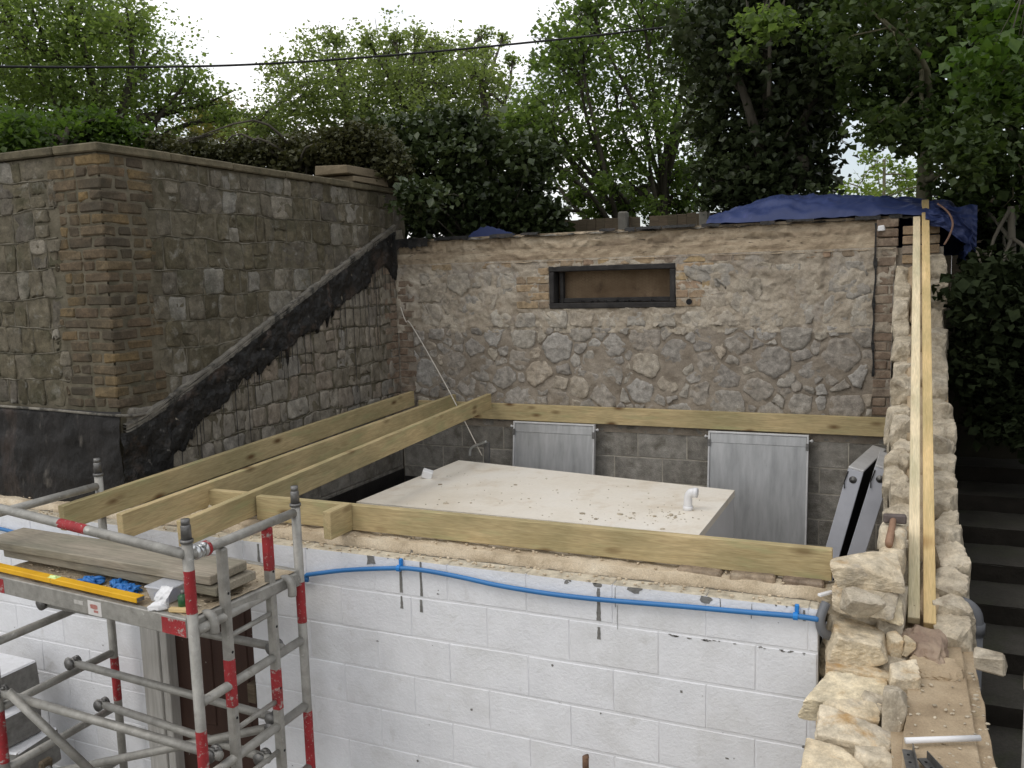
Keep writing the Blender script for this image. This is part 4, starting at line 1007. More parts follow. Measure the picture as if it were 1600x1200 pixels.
# ------------------------------------------------------------------ white front wall
def white_wall():
    w = thing('front_wall', 'white painted concrete block front wall with an exposed sandy top', 'wall', (-2.3, 0, GZ))
    D0, D1, DT = -4.12, -3.44, -.10
    m = M()
    for x0, x1, z0, z1 in ((-7.0, D0 - .22, GZ, .19), (D1, -.275, GZ, .19), (D0 - .22, D1, DT, .19)):
        bbox(m, ((x0 + x1) / 2, .0535, (z0 + z1) / 2), ((x1 - x0) / 2, .050, (z1 - z0) / 2), .001)
    obj('joint_mortar', m, MT['white_joint'], w)
    X0 = -2.79
    def blk(a, b, z0, z1, top=False):
        m = M(); bbox(m, ((a + b) / 2, .045, (z0 + z1) / 2), ((b - a) / 2 - .0012, .045, (z1 - z0) / 2 - .005), .0038, jit=.0018)
        if top:
            for i, f in enumerate(m.f):
                p = [Vector(m.v[q]) for q in f]
                n = (p[1] - p[0]).cross(p[2] - p[0])
                if n.length > 0 and n.normalized().z > .6: m.m[i] = 1
        obj('block', m, [MT['white'], MT['blocktop']], w)
    for k in range(-1, 9):
        z1 = -.225 * k; z0 = z1 - .225
        if k == -1: z0, z1 = 0.0, .208
        x = X0 - .45 * 10 + (.225 if k % 2 else 0)
        if k == -1: x += .0
        while x < -.28:
            a, b = max(x, -7.0), min(x + .45, -.275)
            x += .45
            segs = [(a, b)]
            if z0 < DT + .02:
                segs = []
                if a < D0 - .22: segs.append((a, min(b, D0 - .22)))
                if b > D1: segs.append((max(a, D1), b))
            for s0, s1 in segs:
                if s1 - s0 > .02: blk(s0, s1, z0, z1, k == -1)
    # cavity and inner leaf, rough on top
    m = M(); sheet(m, lambda a, b: (-7 + 6.72 * a, .088 + .06 * b, .190 + .010 * fbm((a * 90, b * 2, 3))), 420, 4)
    obj('cavity', m, MT['gap'], w, smooth=True)
    m = M()
    def top(a, b):
        x = -7 + 6.75 * a
        e = .012 * noise.noise(Vector((x * 6, 2, 0))) + .006 * noise.noise(Vector((x * 21, 2, 0)))
        if b == 0: return (x, .132 + e, .18)
        y = .132 + e + (.338 - .132 - e) * (b - .08) / .92
        hgt = .246 + .010 * fbm((x * 8, y * 8, 2), 5) + .006 * noise.noise(Vector((x * 2.2, y, 9)))
        if b > .95: hgt -= .01
        return (x, y, hgt)
    sheet(m, top, 520, 14)
    obj('inner_leaf_top', m, MT['sand'], w, smooth=True)
    m = M(); bbox(m, (-3.64, .238, -.92), (3.36, .10, 1.13), .001); obj('inner_leaf', m, MT['block'], w)
    # bricks bedded in the top, at the right end
    for i, (x, L) in enumerate(((-.36, .2), (-.58, .22), (-.83, .23))):
        m = M(); bbox(m, (x, .235, .240), (L / 2 - .008, .088, .028), .010, jit=.006); obj('brick', m, MT['wall_brick'] if i else MT['red_brick'], w)
    # bare drips and chips where the paint came off
    m = M()
    def streak(x, z1, z0, wd, seed):
        n = 16; vs = []; fs = []
        for i in range(n + 1):
            t = i / n; z = z1 + (z0 - z1) * t
            ww = wd * (.55 + .5 * abs(noise.noise(Vector((seed, z * 30, 1)))) + .35 * t)
            cx = x + .003 * noise.noise(Vector((seed, z * 12, 5)))
            vs += [(cx - ww, -.0022, z), (cx + ww, -.0022, z)]
            if i: fs.append((2 * i - 2, 2 * i, 2 * i + 1, 2 * i - 1))
        m.add(vs, fs)
    for x, a, b, wd in ((-2.397, .200, .015, .010), (-2.399, -.005, -.075, .009), (-2.272, .200, .01, .008), (-2.278, -.01, -.08, .010), (-1.284, .175, .01, .011), (-1.286, -.022, -.085, .009), (-3.350, .19, .06, .009),
                        (-1.20, .19, .09, .0016), (-1.19, .10, -.02, .0014), (-.70, .195, .13, .003), (-.335, .19, .14, .006), (-.56, .19, .12, .002)):
        streak(x, a, b, wd, x * 7)
    rnd = random.Random(3)
    def chip(x, z, r, sx=1.0, pointy=0):
        n = 11; vs = [(x, -.0024, z)]
        for i in range(n):
            a = 2 * math.pi * i / n; q = r * rnd.uniform(.55, 1.2)
            dz = math.sin(a) * q * (1.5 if pointy and math.sin(a) < 0 else 1)
            vs.append((x + math.cos(a) * q * sx, -.0024, z + (min(dz, .2 - z))))
        m.add(vs, [(0, 1 + i, 1 + (i + 1) % n) for i in range(n)])
    chip(-2.585, .185, .030, 1.1, 1); chip(-1.10, .192, .022, 1.8); chip(-.765, .185, .020, 1.5); chip(-1.45, .186, .011, 1.3); chip(-1.287, .194, .014, 1.8)
    for q in range(45): chip(rnd.uniform(-3.1, -.3), rnd.choice((.197, rnd.uniform(-1.0, .15), rnd.uniform(-1.0, .15))), rnd.choice((.0015, .002, .003, .0045, .007)), rnd.uniform(.7, 2.2))
    for q in range(26): chip(rnd.uniform(-.95, -.32), -.012 + rnd.uniform(-.004, .004), rnd.uniform(.0015, .005), 3)
    for q in range(30): chip(rnd.uniform(-5.6, -3.2), rnd.uniform(-1.4, .1), rnd.uniform(.002, .006), rnd.uniform(.7, 1.5))
    o = obj('paint_chips', m, MT['bare'], w); o['kind'] = 'stuff'
    # loose crumbs of mortar along the top
    m = M()
    for q in range(420):
        x = rnd.uniform(-5.6, -.35); y = rnd.choice((rnd.uniform(.14, .33), rnd.uniform(.0, .09)))
        s = rnd.uniform(.003, .010) * (1.4 if rnd.random() < .1 else 1)
        rock(m, (x, y, (.252 if y > .12 else .208)), (s, s * rnd.uniform(.6, 1), s * .7), q, rnd.uniform(0, 3), 2, .05, 1)
    o = obj('crumbs', m, MT['sand'], w); o['kind'] = 'stuff'
    # door and its frame
    d = thing('door', None, None, (-3.78, .06, GZ)); d.parent = w; d.location = tuple(WLOC[d.name] - WLOC[w.name])
    m = M(); bbox(m, ((D0 + D1) / 2, .085, (GZ + DT) / 2), ((D1 - D0) / 2, .022, (DT - GZ) / 2), .003); obj('leaf', m, MT['door'], d)
    for z0, z1 in ((GZ + .2, GZ + .85), (GZ + 1.0, DT - .15)):
        for x0, x1 in ((D0 + .1, -3.82), (-3.74, D1 - .1)):
            m = M(); bbox(m, ((x0 + x1) / 2, .061, (z0 + z1) / 2), ((x1 - x0) / 2, .006, (z1 - z0) / 2), .005); obj('panel', m, MT['door'], d)
    for i, (x0, x1, y) in enumerate(((D0 - .215, D0 - .13, -.012), (D0 - .128, D0 - .06, -.022), (D0 - .058, D0 + .0, -.008))):
        m = M(); bbox(m, ((x0 + x1) / 2, y + .04, (GZ + DT) / 2), ((x1 - x0) / 2, .04, (DT - GZ) / 2), .004); obj('frame_board', m, MT['frame_white'], d)
    m = M(); bbox(m, (-3.36 - .11, .04, -.745), (.03, .05, .06), .006); obj('latch_plate', m, MT['fencewood'], d)
    return w
white_wall()

# ------------------------------------------------------------------ right wall: raking, broken top
def right_wall():
    w = thing('right_wall', 'thick broken sandstone wall on the right with a stepped raking top', 'wall', (.17, 1.5, GZ))
    def rtop(y): return float(np.interp(y, [-2.2, .3, .55, .95, 1.45, 2.2, 3.1, 3.72], [.0, .0, .14, .24, .42, .72, 1.24, 1.72]))
    m = M()
    ys = [-2.2, .3, .55, .95, 1.45, 2.2, 3.1, 3.72]
    vs = []; fs = []
    for y in ys:
        z = rtop(y) - .05
        vs += [(.0 if y > .02 else .07, y, GZ), (.0 if y > .02 else .07, y, z), (.335, y, z), (.335, y, GZ)]
    for i in range(len(ys) - 1):
        for q in range(3): fs.append((i * 4 + q, (i + 1) * 4 + q, (i + 1) * 4 + q + 1, i * 4 + q + 1))
    fs += [(0, 1, 2, 3), tuple(range((len(ys) - 1) * 4, len(ys) * 4))[::-1]]
    m.add(vs, [f[::-1] for f in fs]); obj('core', m, MT['flatbed'], w)
    # grey inner face of the pit
    m = M()
    def inner(a, b):
        y = .36 + 3.36 * a; z0 = -.6
        z = z0 + (rtop(y) - .02 - z0) * b
        return (-.012 + .008 * fbm((y * 6, z * 6, 1)), y, z)
    sheet(m, inner, 120, 60); obj('inner_face', m, MT['inner_render'], w, smooth=True)
    # flat sandy bed at the front
    m = M()
    def bed(a, b):
        y = -2.2 + 2.62 * b; xl = float(np.interp(y, [-1.2, -.6, -.1, .1, .3], [.05, .06, .085, .02, .0])) + .012 * noise.noise(Vector((1, y * 7, 2))); x = xl + (.305 - xl) * a
        z = .012 + .008 * fbm((x * 7, y * 7, 2)) + .05 * max(0, (y - .15)) + .02 * math.exp(-((y - .12) / .1) ** 2)
        if a > .985 or (a < .015 and y < .1): z = -.06
        return (x, y, z)
    sheet(m, bed, 44, 170); obj('sand_bed', m, MT['flatbed'], w, smooth=True)
    m = M()
    def lip(a, b):
        x = .300 + .062 * a; y = -2.2 + 2.75 * b
        z = -.008 + .010 * fbm((x * 9, y * 8, 4)) + .03 * max(0, y)
        e = .010 * noise.noise(Vector((1, y * 6, 3)))
        if a > .8: return (x + e, y, z - .04 - .4 * (a - .8))
        return (x + e * a, y, z)
    sheet(m, lip, 14, 200); obj('edge_course', m, MT['flatbed'], w, smooth=True)
    rnd = random.Random(77)
    # broken stones stepping up the rake, inner and outer skins
    def skin(x0, x1, name, ystart, mt, bulge):
        y = 3.72; i = 0
        while y > ystart:
            L = rnd.uniform(.13, .25)
            zt = rtop(y - L * .5) + rnd.uniform(-.01, .05)
            hx = (x1 - x0) / 2 * rnd.uniform(.86, 1.12)
            m = M(); rock(m, ((x0 + x1) / 2 + rnd.uniform(-.012, .012) + bulge, y - L / 2, zt - .085), (hx, L / 2 + .02, .125), 500 + i + int(x1 * 1000), rnd.uniform(-.14, .14), 4, .085, 4, (rnd.uniform(-.1, .1) + .2, rnd.uniform(-.08, .08)))
            obj(name, m, mt, w)
            m = M(); rock(m, ((x0 + x1) / 2 + bulge, y - L / 2, zt - .30), (hx * .98, L / 2 + .015, .11), 900 + i + int(x1 * 1000), rnd.uniform(-.1, .1), 5, .10, 3)
            obj(name, m, mt, w)
            y -= L; i += 1
    skin(-.015, .115, 'stone', .55, MT['right_stone'], 0)
    skin(.20, .345, 'stone', .28, MT['right_stone'], 0)
    y = 3.6; i = 0
    while y > .5:                                # rough mortar core between the skins
        m = M(); rock(m, (.155, y, rtop(y) - .07), (.075, .22, .10), 40 + i, 0, 3, .12, 3, (.3, 0)); obj('core_fill', m, MT['flatbed'], w, smooth=True)
        y -= .3; i += 1
    # corner pier of brick behind, up to the back wall top
    z = 1.70; k = 0
    while z < 2.0:
        m = M(); bbox(m, (.10, YB + .07, z + .037), (.055, .06, .033), .005, jit=.002); obj('brick', m, MT['wall_brick'], w)
        m = M(); bbox(m, (.235, YB + .07, z + .037), (.075, .06, .033), .005, jit=.002); obj('brick', m, MT['wall_brick'], w)
        z += .076; k += 1
    # outer face stones toward the steps and broken end stones toward the camera
    for i, (y, z, L) in enumerate([(-1.9 + .32 * q, -.20 - .2 * r, .31) for q in range(9) for r in range(2)]):
        m = M(); rock(m, (.315, y + rnd.uniform(-.03, .03), z), (.045, L / 2, .10), 1300 + i, 0, 4, .08, 2); obj('stone', m, MT['right_stone'], w, smooth=True)
    for i, (y, z) in enumerate([(-.05, -.28), (-.05, -.50), (-.35, -.25), (-.35, -.47), (-.65, -.3), (-.65, -.5), (-.95, -.28), (-.95, -.5)]):
        m = M(); rock(m, (-.09, y + .1, z - .04), (.13, .16, .10), 1400 + i, rnd.uniform(-.1, .1), 4, .08, 3); obj('stone', m, MT['right_stone'], w, smooth=True)
    for i, (x, y, z, hx, hy, hz_) in enumerate([(-.13, .25, .16, .14, .13, .11), (-.12, .26, -.06, .15, .14, .11), (-.03, .40, .20, .075, .10, .09), (-.12, .10, .02, .13, .08, .07), (-.12, .24, -.28, .15, .14, .11), (.005, .16, .19, .05, .08, .06), (.03, .02, -.02, .06, .09, .05), (-.10, -.02, -.10, .14, .10, .07), (-.02, -.30, -.10, .07, .09, .08), (-.03, -.62, -.13, .07, .1, .07)]):
        m = M(); rock(m, (x, y, z), (hx, hy, hz_), 1600 + i, rnd.uniform(-.12, .12), 5, .08, 4, (rnd.uniform(-.06, .06), rnd.uniform(-.06, .06)), 40); obj('stone', m, MT['yellow_stone'] if i % 2 else MT['right_stone'], w)
    m = M(); rock(m, Vector(ROCKS['mound'][:3]) + Vector((0, .05, -.015)), (.095, .15, .075), 61, .4, 9, .22, 4, (.25, .0), 12)
    obj('mortar_lump', m, MT['pinkmortar'], w)
    m = M(); rock(m, (.19, -.05, .008), (.10, .09, .03), 62, .2, 7, .24, 4, (.1, 0), 12)
    obj('mortar_lump', m, MT['flatbed'], w)
    m = M()
    for q in range(160):
        s = rnd.uniform(.002, .007)
        rock(m, (rnd.uniform(-.0, .35), rnd.uniform(-1.2, .35), .016), (s * rnd.uniform(1, 1.8), s, s * .7), q, rnd.uniform(0, 3), 2, .05, 1)
    o = obj('crumbs', m, MT['right_stone'], w); o['kind'] = 'stuff'
    for nm, dp in (('s14', .12), ('s15', .13), ('s16', .12)):
        c = ROCKS[nm]; m = M(); rock(m, (c[0], c[1] + .03, c[2] - .0), (c[3] * 1.05, dp, c[4] * 1.1), hash(nm) % 97 if False else int(nm[1:]) * 13, .0, 4, .07, 3)
        obj('stone', m, MT['yellow_stone'] if nm != 's16' else MT['right_stone'], w, smooth=True)
    return w
right_wall()

def loose_stones():
    G = 'loose stones stacked on the broken wall end'
    D = [('s1', .12, .06, 5, .0, (.05, .03), 'large cream stone block topmost of the pile, beside the end of the long front beam', 31),
         ('s2', .10, -.05, 4, .0, (.04, .10), 'flat yellow stone slab directly beneath the topmost cream block', 32),
         ('s3', .06, .35, 7, .1, (.3, .1), 'small pointed grey stone leaning against the flat yellow slab', 33),
         ('s4', .15, .14, 2, .0, (.04, .06), 'squared stone block with a brown broken front face, beside the blue pipe end', 34),
         ('s5', .07, -.03, 3, .0, (.0, .05), 'long pale slab under the brown-faced block', 35),
         ('s6', .10, .05, 4, .0, (.06, .02), 'broad yellowish stone below the long pale slab', 36),
         ('s7', .065, .2, 7, .0, (.15, .22), 'triangular pale chip of stone lying on the broad yellowish stone', 37),
         ('s8', .08, -.1, 5, .0, (.05, .16), 'long rough stone sloping down to the right near the photo bottom', 38),
         ('s9', .09, .1, 4, .0, (.05, .05), 'yellow-edged stone at the very bottom of the pile', 39),
         ('s10', .06, .2, 5, .0, (.1, .1), 'small grey stone wedged behind the brown-faced block', 40),
         ('s11', .05, .1, 5, .0, (.2, .0), 'narrow pinkish stone standing right of the brown-faced block', 41),
         ('s12', .04, .3, 5, .0, (.1, .2), 'tiny orange and grey stone chip beside the pink mortar lump', 42),
         ('s13', .07, .1, 5, .0, (.05, -.05), 'pale upright stone on the sandy bed, right of the pile', 43),
         ('s17', .08, .0, 4, .0, (.0, .0), 'smooth sandy stone half hidden behind the lower pile', 44)]
    for k, dp, rot, cuts, sh, tl, lab, seed in D:
        c = ROCKS[k]
        m = M()
        rock(m, (c[0], c[1] + dp * .95, c[2]), (c[3] * .97, dp * .95, c[4] * 1.0), seed, rot, cuts, .05, 5 if c[3] > .1 else 4, tl, 40)
        obj('loose_stone', m, MT['yellow_stone'] if k not in ('s3', 's10', 's17') else MT['right_stone'], smooth=False, label=lab, cat='stone', group=G)
    c = ROCKS['brickend']; m = M()
    bbox(m, (c[0] + .03, c[1] + .03, c[2] - .02), (.055, .04, .034), .008, Matrix.Rotation(-.2, 3, 'Z'), .008)
    obj('brick', m, MT['right_stone'], label='broken brick jutting out over the dark steps', cat='brick')
loose_stones()

# ------------------------------------------------------------------ timber
def timber(name, a, b, hw, hh, mt, label=None, cat='timber', group=None, parent=None, roll=0.0, bev=.003):
    """square timber from a to b (centre line), half width hw, half height hh, grain along local X"""
    a, b = Vector(a), Vector(b)
    d = b - a; L = d.length; x = d.normalized()
    y = Z.cross(x).normalized(); z = x.cross(y)
    m = M(); bbox(m, (0, 0, 0), (L / 2, hw, hh), bev, jit=.0008)
    me = bpy.data.meshes.new(name); me.from_pydata([tuple(v) for v in m.v], [], m.f)
    me.materials.append(mt); me.update()
    o = bpy.data.objects.new(name, me); COL.objects.link(o)
    R = Matrix((x, y, z)).transposed() @ Matrix.Rotation(roll, 3, 'X')
    mw = R.to_4x4(); mw.translation = (a + b) / 2
    if parent is not None:
        o.parent = parent
        mw.translation = mw.translation - Vector(WLOC[parent.name])
    o.matrix_local = mw
    return tag(o, label, cat if parent is None else None, None, group)

GJ = 'roof joists laid across the pit'
for i, (x, z0, z1, yn, lab) in enumerate(((-4.437, .438, .582, -.425, 'leftmost of the three long joists, nearest the stone side wall'), (-3.967, .432, .563, -.432, 'middle one of the three long joists, its end above the scaffold rail'), (-3.585, .408, .580, -.372, 'rightmost of the three long joists, its end beside the scaffold post'))):
    timber('joist', (x + .0235, yn, z0 - .0745), (x + .0235, 3.63, z1 - .0745), .0235, .0745, MT['treated'], lab, 'joist', GJ)
timber('front_beam', (-3.52, .225, .337), (-.235, .225, .337), .0235, .0735, MT['treated'], 'long knotty timber lying along the top of the white front wall', 'beam')
timber('ledger', (-4.38, 3.705, .402), (-.005, 3.705, .392), .0235, .078, MT['treated'], 'straight timber fixed along the back wall above the grey blocks', 'beam')
timber('timber_offcut', (-2.852, -.01, .345), (-2.852, .199, .345), .026, .079, MT['treated'], 'short timber stub standing against the front of the long front beam', 'offcut')
timber('timber_offcut', (-3.93, .26, .338), (-3.60, .26, .338), .0235, .073, MT['treated'], 'short timber piece between the middle and rightmost joists on the wall top', 'offcut')
GB = 'long battens leaning up the right wall'
timber('batten', (.112, .33, .075), (.142, 3.74, 2.05), .026, .022, MT['batten'], 'pale shorter batten, left one of the pair on the right wall', 'batten', GB)
timber('batten', (.178, .30, .07), (.205, 3.95, 2.19), .026, .022, MT['batten2'], 'golden longer batten, right one of the pair on the right wall', 'batten', GB)
m = M(); rock(m, (-4.0, .27, .275), (.10, .07, .045), 71, .1, 5, .1, 3)
obj('packing_stone', m, MT['yellow_stone'], smooth=True, label='cream packing stone wedged on the wall top between the joists', cat='stone')

# ------------------------------------------------------------------ white tank
def tank():
    t = thing('storage_tank', 'large cream topped box standing in the pit, littered with mortar crumbs', 'tank', (-2.4, 2.3, GZ))
    P4 = [Vector(p) for p in TANK]
    zt = .02
    vs = [Vector((p.x, p.y, zt)) for p in P4] + [Vector((p.x, p.y, GZ + .06)) for p in P4]
    m = M(); m.add(vs[:4] + [v - Z * .05 for v in vs[:4]], [(0, 3, 2, 1), (0, 1, 5, 4), (1, 2, 6, 5), (2, 3, 7, 6), (3, 0, 4, 7), (4, 5, 6, 7)])
    obj('lid', m, MT['tank'], t)
    c = sum(P4, Vector()) / 4
    ins = [Vector((c.x + (p.x - c.x) * .996, c.y + (p.y - c.y) * .996, 0)) for p in P4]
    v2 = [Vector((p.x, p.y, zt - .05)) for p in ins] + [Vector((p.x, p.y, GZ + .06)) for p in ins]
    m = M(); m.add(v2, [(0, 1, 5, 4), (1, 2, 6, 5), (2, 3, 7, 6), (3, 0, 4, 7), (4, 5, 6, 7)])
    obj('body', m, MT['tank_side'], t)
    e = Vector(TANKPTS['elbow'])
    m = M(); pts = spline([e, e + Z * .06, e + Vector((.004, 0, .10)), e + Vector((.024, -.004, .128)), e + Vector((.058, -.008, .132))], 5)
    tube(m, pts, .030, 14); tube(m, [pts[-1] - Vector((.02, 0, 0)), pts[-1] + Vector((.012, 0, 0))], .035, 14); tube(m, [e, e + Z * .03], .035, 14)
    obj('elbow_pipe', m, MT['white_pvc'], t, smooth=True)
    e = Vector(TANKPTS['cap'])
    m = M(); bbox(m, e + Vector((0, 0, .035)), (.045, .035, .035), .008, Matrix.Rotation(.35, 3, 'Y') @ Matrix.Rotation(.4, 3, 'Z'))
    obj('cap', m, MT['white_pvc'], t)
    rnd = random.Random(9); m = M()
    for q in range(190):
        if q < 90: x, y = e.x + 2.15 + rnd.gauss(0, .22), 1.85 + rnd.gauss(0, .16)
        else: x, y = rnd.uniform(-3.5, -1.2), rnd.uniform(1.6, 2.7)
        if not (-3.55 < x < -1.16 and 1.56 < y < 2.75): continue
        s = rnd.uniform(.002, .007) if q % 11 else rnd.uniform(.008, .016)
        rock(m, (x, y, zt + s * .3), (s * rnd.uniform(.8, 1.6), s, s * .5), q, rnd.uniform(0, 3), 3, .06, 1)
    o = obj('crumbs', m, MT['right_stone'], t); o['kind'] = 'stuff'
tank()
m = M()
t = thing('bent_bracket', 'bent shiny metal bracket behind the cream tank top, by the string', 'bracket', (-3.5, 3.25, GZ))
tube(m, spline([Vector(p) for p in STRAP], 6), .013, 8); obj('strap', m, MT['chrome'], t, smooth=True)
m = M(); bbox(m, (-3.43, 3.27, -.9), (.025, .018, 1.08), .004); obj('leg', m, MT['steel'], t)
m = M(); tube(m, spline(STRING, 6), .0055, 6)
obj('string', m, MT['cord'], smooth=True, label='pale string running down from the back wall corner to the metal bracket', cat='string')

# ------------------------------------------------------------------ metal panels
def flat_panel(x0, x1, zt, zb, lab, yt=3.655, yb=3.50):
    t = thing('metal_panel', lab, 'panel', ((x0 + x1) / 2, yb, zb), 'metal panels leaning in the pit')
    Hh = zt - zb; ang = math.atan2(yt - yb, Hh)
    R = Matrix.Rotation(-ang, 3, 'X')
    Lh = math.hypot(Hh, yt - yb)
    c0 = Vector(((x0 + x1) / 2, (yt + yb) / 2, (zt + zb) / 2))
    def bx(name, u0, u1, v0, v1, d0, d1, mt, b=.002):
        m = M(); c = R @ Vector(((u0 + u1) / 2, (d0 + d1) / 2, (v0 + v1) / 2))
        bbox(m, c0 + c, (abs(u1 - u0) / 2, abs(d1 - d0) / 2, abs(v1 - v0) / 2), b, R); return obj(name, m, mt, t)
    W = (x1 - x0) / 2; H = Lh / 2
    bx('sheet', -W + .016, W - .016, -H + .016, H - .016, -.012, .012, MT['panel'])
    bx('edge_trim', -W, W, H - .016, H, -.026, .026, MT['panel_edge']); bx('edge_trim', -W, W, -H, -H + .016, -.026, .026, MT['panel_edge'])
    bx('edge_trim', -W, -W + .016, -H + .0165, H - .0165, -.026, .026, MT['panel_edge']); bx('edge_trim', W - .016, W, -H + .0165, H - .0165, -.026, .026, MT['panel_edge'])
    bx('top_strip', -W + .018, W - .018, H - .10, H - .018, -.017, -.0125, MT['panel'])
    for s in (-1, 1):
        bx('corner_clip', s * (W + .004), s * (W - .022), H - .13, H - .07, -.034, -.0265, MT['steel'])
        m = M(); p = c0 + R @ Vector((s * W, -.005, H - .05)); tube(m, [p, p + X * s * .035], .008, 8); tube(m, [p + X * s * .02, p + X * s * .03], .015, 8)
        obj('hinge_pin', m, MT['panel_edge'], t, smooth=True)
flat_panel(-3.315, -2.50, .318, -1.0, 'narrower grey metal panel leaning on the back wall, left of the bare blocks')
flat_panel(-1.462, -.630, .308, -1.0, 'grey galvanised metal panel leaning on the back wall, beside the edge-on panels')

def side_panel(k, width, lab):
    Pt, Pb, Pk = [Vector(p) for p in PANEL_SIDE[k]]
    dn = (Pb - Pt).normalized()
    dn = Vector((dn.x, 0, dn.z)).normalized()
    t = thing('metal_panel', lab, 'panel', (Pt.x - .3, Pt.y + .4, GZ), 'metal panels leaning in the pit')
    L = (Pt.z - (-1.35)) / -dn.z
    back = Vector(((Pk.x - Pt.x) * .9, 1, 0)).normalized()
    wn = dn.cross(back).normalized()
    if wn.x < 0: wn = -wn
    R = Matrix((wn, back, -dn)).transposed()
    th = .052
    def bx(name, n0, n1, b0, b1, l0, l1, mt, bv=.003):
        m = M(); c = Pt + wn * (n0 + n1) / 2 + back * (b0 + b1) / 2 + dn * (l0 + l1) / 2
        bbox(m, c, ((n1 - n0) / 2, (b1 - b0) / 2, (l1 - l0) / 2), bv, R); return obj(name, m, mt, t)
    bx('end_edge', -th, th, 0, .016, .016, L, MT['panel_pale'])
    bx('top_edge', -th, th, 0, width, 0, .015, MT['panel_edge'])
    bx('far_edge', -th, th, width - .016, width, .016, L, MT['panel_pale'])
    bx('sheet', -th, -th + .012, .017, width - .017, .016, L, MT['panel'])
    bx('inner_lining', -th + .013, th - .02, .017, width - .017, .02, L, MT['blackfoam'])
    p = Pt + dn * .085
    m = M()
    for r0, dd in ((.026, .004), (.014, .012)): tube(m, [p + back * .002, p - back * dd], r0, 14)
    obj('latch', m, MT['steel'], t, smooth=True)
    m = M(); tube(m, [p + wn * -.046 - back * .003 - dn * .05, p + wn * -.050 - back * .012 + dn * .03, p + wn * -.038 - back * .012 + dn * .075], .004, 6); obj('cord_loop', m, MT['cable'], t)
side_panel('A', .85, 'taller pale panel seen edge-on, left of the two by the right wall')
side_panel('B', .5, 'shorter pale panel seen edge-on, right of the two by the right wall')

# ------------------------------------------------------------------ blue water pipe
t = thing('water_pipe', 'blue plastic water pipe clipped along the top of the white wall', 'pipe', (-2.2, -.03, 0))
m = M(); tube(m, spline(PIPE, 5), .0125, 12); obj('pipe', m, MT['blue_pipe'], t, smooth=True)
for i, c in enumerate(CLIPS):
    c = Vector(c); m = M()
    tube(m, [c - X * .010, c + X * .010], .0175, 10)
    bbox(m, c + Vector((.004, .018, .022)), (.009, .010, .026), .003)
    obj('clip', m, MT['blue_clip'], t)
c = Vector(MISC['greypipe'])
m = M(); tube(m, spline([c + Vector((.02, .02, .10)), c + Vector((.0, -.02, .04)), c + Vector((.012, -.015, -.02)), c + Vector((.05, .02, -.05))], 5), .021, 12)
obj('waste_pipe', m, MT['grey_pvc'], smooth=True, label='grey curved pipe end between the white wall and the stone pile', cat='pipe')
a, b = [Vector(p) for p in MISC['wcable']]
m = M(); bbox(m, (a + b) / 2 + Z * .012, ((b - a).length / 2, .010, .006), .002, Matrix.Rotation(math.atan2(b.y - a.y, b.x - a.x), 3, 'Z'))
obj('trunking_offcut', m, MT['white_pvc'], label='short white plastic strip poking out under the flat yellow slab', cat='strip')

# hammer
c = Vector(MISC['hammer']); e = Vector(MISC['hamend'])
t = thing('lump_hammer', 'rusty lump hammer resting on a stone beside the pale batten', 'hammer', tuple(c - Z * .03))
m = M(); bbox(m, c + Vector((0, .02, -.0)), (.052, .021, .021), .006, Matrix.Rotation(.05, 3, 'Z'), .001); obj('head', m, MT['iron'], t)
m = M(); tube(m, [c + Vector((-.004, .04, .004)), c + Vector((-.01, -.06, -.018)), e + Vector((0, .02, -.005)), e + Vector((0, -.0, -.01))], [.014, .016, .019, .017], 12); obj('handle', m, MT['handle'], t, smooth=True)
# tube and brackets lying on the sandy bed
a, b = [Vector(p) for p in MISC['tube']]
a.z = b.z = .034
m = M(); tube(m, [a, b], .011, 10); obj('white_tube', m, MT['white_pvc'], smooth=True, label='thin white tube lying across the sandy wall top at lower right', cat='tube')
for i, (k, lab) in enumerate((('br1', 'grey perforated bracket plate lying straight, left of the two by the white tube'), ('br2', 'grey metal bracket lying aslant, right of the two by the white tube'))):
    a, b = [Vector(p) for p in MISC[k]]; a.z = b.z = .030
    d = (b - a); t = thing('angle_bracket', lab, 'bracket', tuple(a - Z * .01), 'metal brackets on the sandy wall top')
    R = Matrix.Rotation(math.atan2(d.y, d.x), 3, 'Z')
    m = M(); bbox(m, (a + b) / 2, (d.length / 2, .016, .003), .001, R); obj('plate', m, MT['steel'], t)
    m = M(); bbox(m, (a + b) / 2 + R @ Vector((0, .0175, .014)), (d.length / 2, .0015, .014), .0005, R); obj('flange', m, MT['steel'], t)
    m = M()
    for q in range(4):
        p = a + d * (.15 + .2 * q); tube(m, [p + Z * .0025, p + Z * .0042], .005, 8)
    obj('bolt_holes', m, MT['blackfoam'], t)['kind'] = 'stuff'

# soil pipe, handrail post and the rod
a, b, c = [Vector(p) for p in MISC['elbow']]
t = thing('soil_pipe', 'grey soil pipe with a bend outside the right wall by the steps', 'pipe', (.42, .38, GZ))
px = .352
m = M(); tube(m, spline([(px - .09, .50, .118), (px - .03, .50, .115), (px + .01, .495, .085), (px + .02, .49, .03), (px + .02, .49, -.02)], 5), .038, 16); obj('bend', m, MT['grey_pvc'], t, smooth=True)
m = M(); tube(m, [(px + .02, .49, .04), (px + .02, .49, -.01)], .044, 16); obj('collar', m, MT['grey_pvc'], t, smooth=True)
m = M(); tube(m, [(px + .02, .49, .0), (px + .02, .49, GZ)], .036, 16); obj('stack', m, MT['grey_pvc'], t, smooth=True)
a = Vector(MISC['post'][0])
t = thing('handrail_post', 'grey metal handrail post at the right edge of the picture', 'post', (a.x + .03, a.y, GZ))
m = M(); tube(m, [(a.x + .03, a.y, GZ), (a.x + .03, a.y, a.z - .01)], .022, 14); obj('tube', m, MT['alu'], t, smooth=True)
